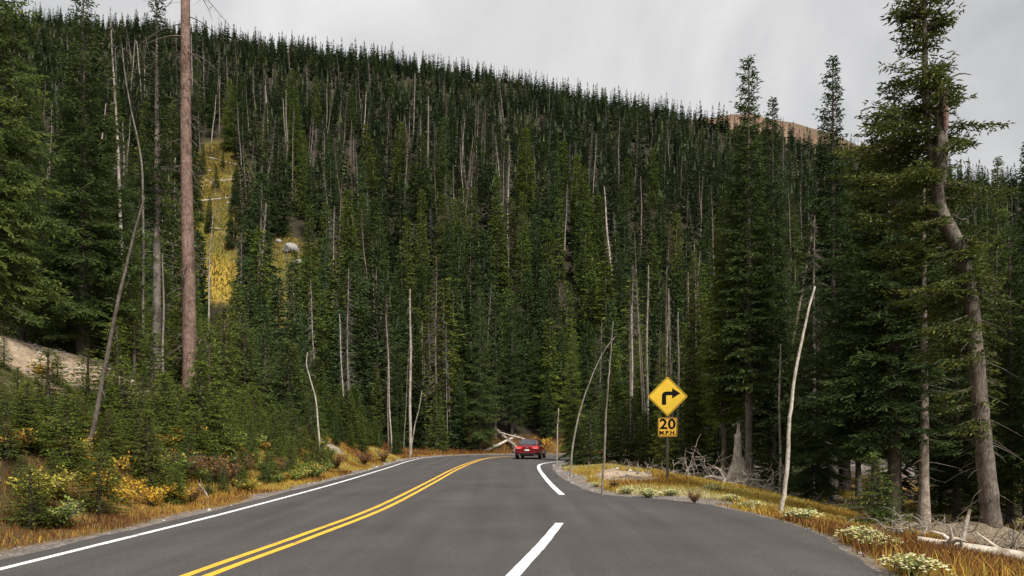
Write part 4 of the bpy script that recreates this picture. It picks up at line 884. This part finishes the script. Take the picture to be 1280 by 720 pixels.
def leafy(name, mat_leaf, rr, n, rad, h, lw, tl=(0, 1), stems=14, stemmat=M_SNAGTWIG):
    mb = MB(); st = MB(); tips = []
    for _ in range(stems):
        an = rr.uniform(0, 6.28); q = np.linspace(0, 1, 5); l = rad*rr.uniform(.4, 1); hh = h*rr.uniform(.6, 1.05)
        P = np.c_[np.cos(an)*l*q**1.3, np.sin(an)*l*q**1.3, hh*q]; tube(st, P, np.linspace(.008, .003, 5), 4, .5, 0, cap=False); tips.append(P)
    T_ = np.array(tips); k = rr.integers(0, stems, n); u = rr.uniform(.25, 1, n); i = np.minimum((u*4).astype(int), 3); f = (u*4-i)[:, None]
    p = T_[k, i]*(1-f) + T_[k, i+1]*f + rr.normal(0, .045, (n, 3))
    d_ = rr.normal(0, 1, (n, 3)); d_[:, 2] = np.abs(d_[:, 2])*.6; twigs_to_mesh(mb, p, d_, np.full(n, lw)*rr.uniform(.6, 1.3, n), np.full(n, lw*.28), rr.uniform(*tl, n), False, rr)
    return mb.mesh('leaves', mat_leaf), st.mesh('stems', stemmat)
GB = [leafy('g', M_GOLDLEAF, G(400+k), 520, .42, .42, .07, (.1, 1)) for k in range(3)]
gb = [(18, 15.0, .7), (70, 15.2, .8), (92, 15.8, .9), (118, 15.3, 1.0), (135, 16.2, 1.1), (150, 15.6, 1.1), (168, 16.6, .8), (188, 16.4, 1.0), (205, 17.2, .9), (225, 17.4, .9), (112, 18.4, .8), (122, 17.4, .8), (52, 20.0, .9)]
for k, (px, Y, s_) in enumerate(gb):
    X = (px-CX)*Y/F; lv, st = GB[k % 3]; e = empty('golden_bush', (X, Y, hz(X, Y)), k*1.3); e.scale = (s_*1.0,)*3; link('leaves', lv, e); link('stems', st, e)
    lb = ['small golden bush at the far left by the verge', 'first golden bush from the left of the bright row', 'second golden bush of the bright row', 'third golden bush of the bright row', 'tall golden bush behind the middle of the bright row', 'brightest golden bush in the middle of the row', 'low golden bush right of the brightest one', 'golden bush third from the right end of the row', 'golden bush second from the right end of the row', 'golden bush at the right end of the bright row',
          'golden bush higher up beside the leaning grey trunk', 'golden bush just right of the foot of the leaning trunk', 'golden sprig alone among young spruces at the far left'][k]
    tag(e, lb, 'golden bush', 'golden bushes along the left verge')
FL = [leafy('f', M_FLOWER, G(420+k), 700, .30, .20, .035, (0, .45), 30) for k in range(2)]
def heads(rr, n, rad, h):
    mb = MB(); an = rr.uniform(0, 6.28, n); d_ = rad*np.sqrt(rr.random(n))
    x, y = np.cos(an)*d_, np.sin(an)*d_; z = h*(1-.45*(d_/rad)**2) + rr.normal(0, .015, n)
    for k in range(n):
        w = rr.uniform(.012, .026); q = 6; a = np.linspace(0, 2*pi, q, endpoint=False); v = np.vstack([np.c_[x[k]+np.cos(a)*w, y[k]+np.sin(a)*w, z[k] + rr.normal(0, .004, q)], [[x[k], y[k], z[k]+.008]]]); j = np.arange(q)
        mb.add(v, np.stack([j, (j+1) % q, np.full(q, q)], -1), rr.uniform(.65, 1))
    return mb.mesh('flower_heads', M_FLOWER)
FH = [heads(G(430+k), 150, .33, .22) for k in range(2)]
fl = [(1003, 14.3, 1.1, 'pale flower clump at the asphalt edge right of the white pole'), (1075, 11.1, 1.15, 'pale flower clump halfway along the pull-out edge'), (1100, 10.6, .9, 'small pale flower clump next to the one halfway along the edge'), (1142, 8.6, 1.1, 'pale flower clump in the lower right corner'),
      (940, 16.6, .9, 'yellowish flower clump at the asphalt edge left of the white pole'), (912, 18.4, .8, 'small yellowish clump below the broken stump'), (890, 21, 1.0, 'pale flower clump between the sign post and the stump'), (810, 19.6, 1.1, 'yellow-green clump at the foot of the sign, left side'), (784, 20.8, .9, 'yellow-green clump left of the sign, near the asphalt'), (838, 19.9, .8, 'yellow-green clump just below the sign post'), (745, 23.5, .7, 'small clump on the gravel by the straight pole')]
for k, (px, Y, s_, lb) in enumerate(fl):
    X = (px-CX)*Y/F; lv, st = FL[k % 2]; e = empty('flower_clump', (X, Y, hz(X, Y) - .01), k*1.7); e.scale = (s_*1.15, s_*.9, s_); link('leaves', lv, e); link('stems', st, e); link('flower_heads', FH[k % 2], e)['kind'] = 'stuff'; tag(e, lb, 'flower clump', 'pale flower clumps at the pull-out')
e = empty('golden_bush', (2.9, 70.5, hz(2.9, 70.5)), 1); e.scale = (2.4, 2.2, 3.2); link('leaves', GB[1][0], e); link('stems', GB[1][1], e); tag(e, 'tall orange gold shrub right behind the roof of the red car', 'golden bush')
# rust coloured brush
RB = [leafy('r', M_GRASS, G(440+k), 520, .55, .7, .09, (.05, .35), 60) for k in range(2)]
for k, (px, Y, s_) in enumerate([(232, 19.5, 1), (262, 20.6, 1.1), (285, 21.5, 1), (60, 15.9, .7), (305, 23.5, .9), (345, 26, .9), (420, 34, 1.1), (455, 40, 1.1), (480, 46, 1.2), (240, 17.8, .6), (768, 22.2, .5), (868, 17.9, .45)]):
    X = (px-CX)*Y/F; lv, st = RB[k % 2]; e = empty('rust_bush', (X, Y, hz(X, Y)), k*1.1); e.scale = (s_,)*3; link('leaves', lv, e); link('stems', st, e)
    lb = ['rust brown bush below the reddish dead trunk, left of three', 'rust brown bush below the reddish dead trunk, middle of three', 'rust brown bush below the reddish dead trunk, right of three', 'low rust bush before the golden row', 'rust bush at the verge under the young spruces', 'small rust bush before the white sapling', 'rust bush right behind the white sapling', 'rust bush halfway between sapling and bend', 'rust bush nearest the bend', 'tiny rust bush by the shoulder gravel', 'small rust tuft beside the straight pole', 'small rust tuft at the asphalt before the sign'][k]
    tag(e, lb, 'bush', 'rust coloured bushes of the verge')
# pebbles and gravel bits
def pebbles(n, xr, yr, acc, seed, smin, smax):
    rr = G(seed); x = rr.uniform(*xr, n); y = np.sqrt(rr.uniform(yr[0]**2, yr[1]**2, n)); d_ = road_d(x, y); k = acc(x, y, d_, rr); x, y = x[k], y[k]; z = height(x, y); n = len(x)
    o = np.array([[1, 0, 0], [0, 1, 0], [-1, 0, 0], [0, -1, 0], [0, 0, .7], [0, 0, -.5]], float); f = np.array([[0, 1, 4], [1, 2, 4], [2, 3, 4], [3, 0, 4], [1, 0, 5], [2, 1, 5], [3, 2, 5], [0, 3, 5]])
    s_ = smin*(smax/smin)**(rr.random(n)**2.2); a = rr.uniform(0, 6.28, n); v = o[None]*(1 + rr.normal(0, .22, (n, 6, 1))); c_, q_ = np.cos(a)[:, None], np.sin(a)[:, None]
    v = np.stack([(v[..., 0]*c_ - v[..., 1]*q_)*s_[:, None], (v[..., 0]*q_ + v[..., 1]*c_)*s_[:, None]*.8, v[..., 2]*s_[:, None]], -1) + np.stack([x, y, z + s_*.2], 1)[:, None]
    mb = MB(); mb.add(v.reshape(-1, 3), (np.arange(n)[:, None, None]*6 + f).reshape(-1, 3), np.repeat(rr.random(n), 6)); return mb
m, t, b = mat('pebble', .9, .2); lk(t, ramp(t, attr(t).outputs['Fac'], [(0, (.10, .085, .075)), (.6, (.26, .235, .21)), (1, (.50, .47, .43))]), b.inputs['Base Color'])
tag(pebbles(26000, (-11, 9), (7, 60), lambda x, y, d_, rr: (d_ > .02) & (rr.random(len(x)) < gravel(x, y, d_)), 501, .008, .06).obj('gravel', m), kind='stuff')
tag(pebbles(9000, (-18, 9), (14, 42), lambda x, y, d_, rr: rr.random(len(x)) < sand(x, y)*1.2, 502, .015, .11).obj('rubble', m), kind='stuff')

# low green shrubs among the seedlings of the left verge
GS = [leafy('s', M_NEEDLE, G(460+k), 900, .42, .42, .07, (.45, 1), 40) for k in range(2)]
rr_ = G(461); k = 0; seen_ = []
while k < 44:
    Y = rr_.uniform(11.5, 36); X = left_road(Y) - rr_.uniform(.9, 3.4); px = CX + X*F/Y
    if px < -20 or any((X-a)**2 + (Y-b_)**2 < .35 for a, b_ in seen_) or (95 < px < 215 and 14.4 < Y < 17.5): continue
    seen_.append((X, Y)); lv, st = GS[k % 2]; e = empty('green_shrub', (X, Y, hz(X, Y) - .02), k*1.4); q = rr_.uniform(.7, 1.35); e.scale = (q*1.1, q*1.1, q); c = link('leaves', lv, e); link('stems', st, e)
    c.color = [(1.3, 1.3, .8, 1), (1.9, 1.45, .7, 1), (2.3, 1.25, .6, 1), (1.0, 1.1, .8, 1)][k % 4]; w_ = ['olive green', 'yellowish', 'orange brown', 'dark green'][k % 4]; e['category'] = 'shrub'
    REC.append((e, px, 'low ' + w_ + ' shrub at the left verge ' + ('left of the golden bushes' if px < 90 else 'behind the golden bushes' if px < 215 else 'below the reddish trunk' if px < 300 else 'near the white sapling'))); k += 1
flush()

# ------------------------------------------------------------------ turn sign
def flat(name, pts, y, z0, material, parent, thick=.004, hole=None):
    bm = bmesh.new(); a = [bm.verts.new((p[0], y, p[1]+z0)) for p in pts]; f = bm.faces.new(a); r_ = bmesh.ops.extrude_face_region(bm, geom=[f])
    for v in r_['geom']:
        if isinstance(v, bmesh.types.BMVert): v.co.y += thick
    bmesh.ops.triangulate(bm, faces=[q for q in bm.faces if len(q.verts) > 4]); bmesh.ops.recalc_face_normals(bm, faces=bm.faces[:])
    me = bpy.data.meshes.new(name); bm.to_mesh(me); bm.free(); me.materials.append(material); return link(name, me, parent)
def rrect(w, h, r0, seg=6, rot=0):
    o = []
    for cx_, cy_, a0 in ((w/2-r0, h/2-r0, 0), (-w/2+r0, h/2-r0, 90), (-w/2+r0, -h/2+r0, 180), (w/2-r0, -h/2+r0, 270)):
        for k in range(seg+1): a = R(a0 + 90*k/seg); o.append((cx_ + r0*cos(a), cy_ + r0*sin(a)))
    c_, s_ = cos(rot), sin(rot); return [(x*c_ - y*s_, x*s_ + y*c_) for x, y in o]
m, t, b = mat('sign_yellow', .45, .4); n_ = noise(t, 4, 5, .7); lk(t, ramp(t, n_, [(.3, (.60, .37, .02)), (.7, (.72, .46, .03))]), b.inputs['Base Color']); M_SY = m
m, t, b = mat('sign_orange_yellow', .45, .4); lk(t, ramp(t, noise(t, 4, 5, .7), [(.3, (.64, .34, .03)), (.7, (.74, .42, .05))]), b.inputs['Base Color']); M_SO = m
m, t, b = mat('sign_black', .85, .05); b.inputs['Base Color'].default_value = (.008, .008, .008, 1); M_BLK = m
m, t, b = mat('sign_metal', .5, .4); b.inputs['Base Color'].default_value = (.28, .27, .26, 1); b.inputs['Metallic'].default_value = .7; M_MET = m
m, t, b = mat('post_wood', .85, .2); lk(t, ramp(t, noise(t, 9, 5, .7), [(.3, (.035, .026, .02)), (.7, (.10, .08, .065))]), b.inputs['Base Color']); M_POST = m
def ring(name, outer, inner, y, z0, material, parent, th=.002):
    mb = MB(); n = len(outer); V = [(p[0], y, p[1]+z0) for p in outer] + [(p[0], y, p[1]+z0) for p in inner] + [(p[0], y-th, p[1]+z0) for p in outer] + [(p[0], y-th, p[1]+z0) for p in inner]
    k = np.arange(n); k2 = (k+1) % n; mb.quads(V, np.vstack([np.stack([2*n+k, 2*n+k2, 3*n+k2, 3*n+k], -1), np.stack([k, k2, 2*n+k2, 2*n+k], -1), np.stack([n+k, n+k2, 3*n+k2, 3*n+k], -1)])); return mb.obj(name, material, parent)
def text_obj(name, txt, size, x, z, y, parent, sx=1.0, bold=0.0, material=M_BLK):
    cu = bpy.data.curves.new(name, 'FONT'); cu.body = txt; cu.size = size; cu.align_x = 'CENTER'; cu.align_y = 'CENTER'; cu.extrude = .0015; cu.offset = bold; cu.space_character = 1.06
    tmp = bpy.data.objects.new('tmp', cu); COL.objects.link(tmp); bpy.context.view_layer.update(); dg = bpy.context.evaluated_depsgraph_get(); me = bpy.data.meshes.new_from_object(tmp.evaluated_get(dg)); bpy.data.objects.remove(tmp)
    me.materials.clear(); me.materials.append(material); o = link(name, me, parent); o.location = (x, y, z); o.rotation_euler = (R(90), 0, 0); o.scale = (sx, 1, 1); return o
def sign():
    Y = 23.6; s = Y/F; X = (834.5-CX)*s; zg = hz(X, Y); t_ = empty('turn_sign', (X, Y, zg), R(-3)); Zc = EYE + (HZ-495.5)*s - zg; side = .905
    # post, bevelled square timber-like section with bolt holes
    bm = bmesh.new(); bmesh.ops.create_cube(bm, size=1, matrix=__import__('mathutils').Matrix.LocRotScale((0, .035, (Zc+.35)/2-.15), None, (.075, .06, Zc+.65))); bmesh.ops.bevel(bm, geom=bm.edges[:], offset=.008, segments=2, affect='EDGES')
    me = bpy.data.meshes.new('post'); bm.to_mesh(me); bm.free(); me.materials.append(M_POST); link('post', me, t_)
    pl = flat('diamond_panel', rrect(side, side, .05, rot=pi/4), 0, Zc, M_SY, t_)
    ring('border', rrect(side-.035, side-.035, .045, rot=pi/4), rrect(side-.07, side-.07, .04, rot=pi/4), -.0005, Zc, M_BLK, pl)
    ar = [(-.165, -.235), (-.165, .03), (-.135, .095), (-.07, .125), (.085, .125), (.085, .215), (.285, .075), (.085, -.065), (.085, .025), (-.045, .025), (-.06, .01), (-.06, -.235)]
    ar = [((x+.04)*1.3-.02, z*1.18) for x, z in ar]; flat('arrow', ar, -.003, Zc+.01, M_BLK, pl, .0025)
    for dz in (.36, -.36):
        mb = MB(); tube(mb, [(0, -.006, 0), (0, 0, 0)], .011, 8); bo = mb.obj('bolt', M_MET, pl); bo.location = (0, 0, Zc+dz)
    w = .60; Z2 = EYE + (HZ-534)*s - zg
    p2 = flat('speed_panel', rrect(w, w, .045), 0, Z2, M_SO, t_)
    ring('border', rrect(w-.03, w-.03, .04), rrect(w-.062, w-.062, .03), -.0005, Z2, M_BLK, p2)
    text_obj('number', '20', .44, 0, Z2+.085, -.003, p2, 1.12, .012); text_obj('lettering', 'M.P.H.', .17, 0, Z2-.185, -.003, p2, 1.1, .007)
    tag(t_, 'yellow diamond turn sign above a 20 M.P.H. plate on a dark post', 'road sign')
sign()

# ------------------------------------------------------------------ red car
def car():
    Yr = 52.6; X = (664-CX)*Yr/F + .05; t_ = empty('parked_car', (X, Yr + 2.2, .005), R(-9)); t_.name = 'red_car'
    m, t, b = mat('red_paint', .28, .5); b.inputs['Base Color'].default_value = (.20, .008, .016, 1); b.inputs['Coat Weight'].default_value = .8; b.inputs['Metallic'].default_value = .3; RED = m
    m, t, b = mat('car_glass', .08, .7); b.inputs['Base Color'].default_value = (.06, .06, .065, 1); b.inputs['Metallic'].default_value = .2; GL = m
    m, t, b = mat('car_black', .6, .3); b.inputs['Base Color'].default_value = (.012, .012, .012, 1); BK = m
    m, t, b = mat('tail_light', .2, .6); b.inputs['Base Color'].default_value = (.55, .02, .02, 1); b.inputs['Emission Color'].default_value = (1, .12, .08, 1); b.inputs['Emission Strength'].default_value = .35; TLm = m
    m, t, b = mat('reflector', .2, .6); b.inputs['Base Color'].default_value = (.8, .55, .52, 1); RF = m
    m, t, b = mat('plate', .5, .4); b.inputs['Base Color'].default_value = (.7, .72, .7, 1); PLm = m
    def loft(name, secs, material, parent, smooth=True, close=True):
        mb = MB(); K = len(secs[0]); V = np.vstack(secs); n = len(secs); i, j = np.meshgrid(np.arange(n-1), np.arange(K), indexing='ij'); mb.quads(V, np.stack([i*K+j, i*K+(j+1) % K, (i+1)*K+(j+1) % K, (i+1)*K+j], -1))
        for e in (0, n-1):
            c_ = secs[e].mean(0); j = np.arange(K); mb.add(np.vstack([secs[e], c_]), np.stack([j, (j+1) % K, np.full(K, K)], -1))
        o = mb.obj(name, material, parent, smooth); return o
    def sec(y, w, z0, z1, sh=.75, r0=.10, k=5):        # rounded section across the car
        o = []
        hw, hh, zc = w/2, (z1-z0)/2, (z0+z1)/2
        for a in np.linspace(0, 2*pi, 32, endpoint=False):
            c_, s_ = cos(a), sin(a); p = 3.3; u = np.sign(c_)*abs(c_)**(2/p); v = np.sign(s_)*abs(s_)**(2/p)
            tum = 1 - (1-sh)*max(0, v); o.append((hw*u*tum, y, zc + hh*v))
        return np.array(o)
    ys = [-2.25, -2.22, -2.1, -1.7, -1.0, -.2, .6, 1.2, 1.8, 2.1, 2.24]
    body = loft('body', [sec(y, w, a, b_, .93) for y, w, a, b_ in zip(ys, [1.5, 1.68, 1.78, 1.82, 1.84, 1.84, 1.84, 1.82, 1.76, 1.62, 1.3], [.36, .30, .24, .2, .2, .2, .2, .2, .22, .26, .36], [.86, .97, 1.0, 1.02, 1.0, .98, .96, .93, .86, .78, .66])], RED, t_)
    ys2 = [-1.95, -1.6, -1.15, -.6, 0, .5, 1.05, 1.25]
    cab = loft('roof', [sec(y, w, .7, b_, .80) for y, w, b_ in zip(ys2, [1.46, 1.54, 1.58, 1.6, 1.6, 1.58, 1.5, 1.42], [1.0, 1.22, 1.42, 1.47, 1.46, 1.38, 1.02, .93])], RED, t_)
    def quad(name, c4, material, parent, th=.01, nrm=(0, -1, 0)):
        c4 = np.array(c4, float); n_ = np.array(nrm, float); n_ /= np.linalg.norm(n_); mb = MB()
        # rounded corners by subdividing the outline
        o = []; cen = c4.mean(0)
        for k in range(4):
            a, b_, c_ = c4[k-1], c4[k], c4[(k+1) % 4]; 
            for q in np.linspace(0, 1, 5): o.append((1-q)**2*(b_ + .16*(a-b_)) + 2*q*(1-q)*b_ + q*q*(b_ + .16*(c_-b_)))
        o = np.array(o); K = len(o); V = np.vstack([o + n_*th, o - n_*th, [cen + n_*th*1.1], [cen - n_*th]]); j = np.arange(K)
        mb.add(V, np.vstack([np.stack([j, (j+1) % K, np.full(K, 2*K)], -1), np.stack([K+(j+1) % K, K+j, np.full(K, 2*K+1)], -1)])); mb.quads(V, np.stack([j, K+j, K+(j+1) % K, (j+1) % K], -1)); return mb.obj(name, material, parent)
    nb_ = (0, -.72, .69)
    quad('rear_window', [(-.62, -1.97, 1.02), (.62, -1.97, 1.02), (.52, -1.30, 1.40), (-.52, -1.30, 1.40)], GL, t_, .03, nb_)
    for sx in (-1, 1):
        quad('side_window', [(sx*.80, -1.35, 1.0), (sx*.80, .75, .98), (sx*.68, .25, 1.34), (sx*.66, -.95, 1.37)], GL, t_, .02, (sx, 0, .35))
        tl = quad('tail_light', [(sx*.80, -2.24, .74), (sx*.36, -2.26, .76), (sx*.36, -2.26, .88), (sx*.82, -2.20, .92)], TLm, t_, .03)
        quad('lamp_lens', [(sx*.74, -2.29, .76), (sx*.50, -2.30, .77), (sx*.50, -2.30, .80), (sx*.74, -2.29, .80)], RF, tl, .006)
        mb = MB(); tube(mb, [(sx*.98, .62, 1.0), (sx*1.08, .62, 1.02)], .085, 10); mb.obj('mirror', RED, t_, True)
        mb = MB(); tube(mb, [(sx*.55, -2.3, .30), (sx*.55, -2.2, .30)], .045, 10); mb.obj('exhaust', M_MET, t_, True)
    quad('windscreen', [(.66, 1.26, .95), (-.66, 1.26, .95), (-.58, .62, 1.36), (.58, .62, 1.36)], GL, t_, .025, (0, .6, .8))
    quad('bumper', [(-.86, -2.24, .28), (.86, -2.24, .28), (.84, -2.26, .44), (-.84, -2.26, .44)], BK, t_, .035)
    quad('number_plate', [(-.17, -2.275, .60), (.17, -2.275, .60), (.17, -2.275, .70), (-.17, -2.275, .70)], PLm, t_, .008)
    mb = MB(); tube(mb, [(0, -2.27, .83), (0, -2.285, .83)], .055, 14); mb.obj('badge', M_MET, t_, True)
    for sx in (-1, 1):
        for y in (-1.38, 1.35):
            a = np.linspace(0, 2*pi, 25); mb = MB(); pr = [(.22, .0), (.30, .0), (.335, .03), (.335, .19), (.30, .215), (.22, .215)]
            V = np.array([[(sx*(.93 - q[1]), y + q[0]*cos(b_), .335 + q[0]*sin(b_)) for b_ in a[:-1]] for q in pr]).reshape(-1, 3); i, j = np.meshgrid(np.arange(5), np.arange(24), indexing='ij'); mb.quads(V, np.stack([i*24+j, i*24+(j+1) % 24, (i+1)*24+(j+1) % 24, (i+1)*24+j], -1)); w_ = mb.obj('tyre', BK, None, True)
            wh = empty('wheel'); wh.parent = t_; w_.parent = wh; mb = MB(); tube(mb, [(sx*.92, y, .335), (sx*.74, y, .335)], .225, 18); mb.obj('rim', M_MET, wh, True)
    tag(t_, 'red hatchback sedan seen from behind entering the bend in the right lane', 'car')
car()
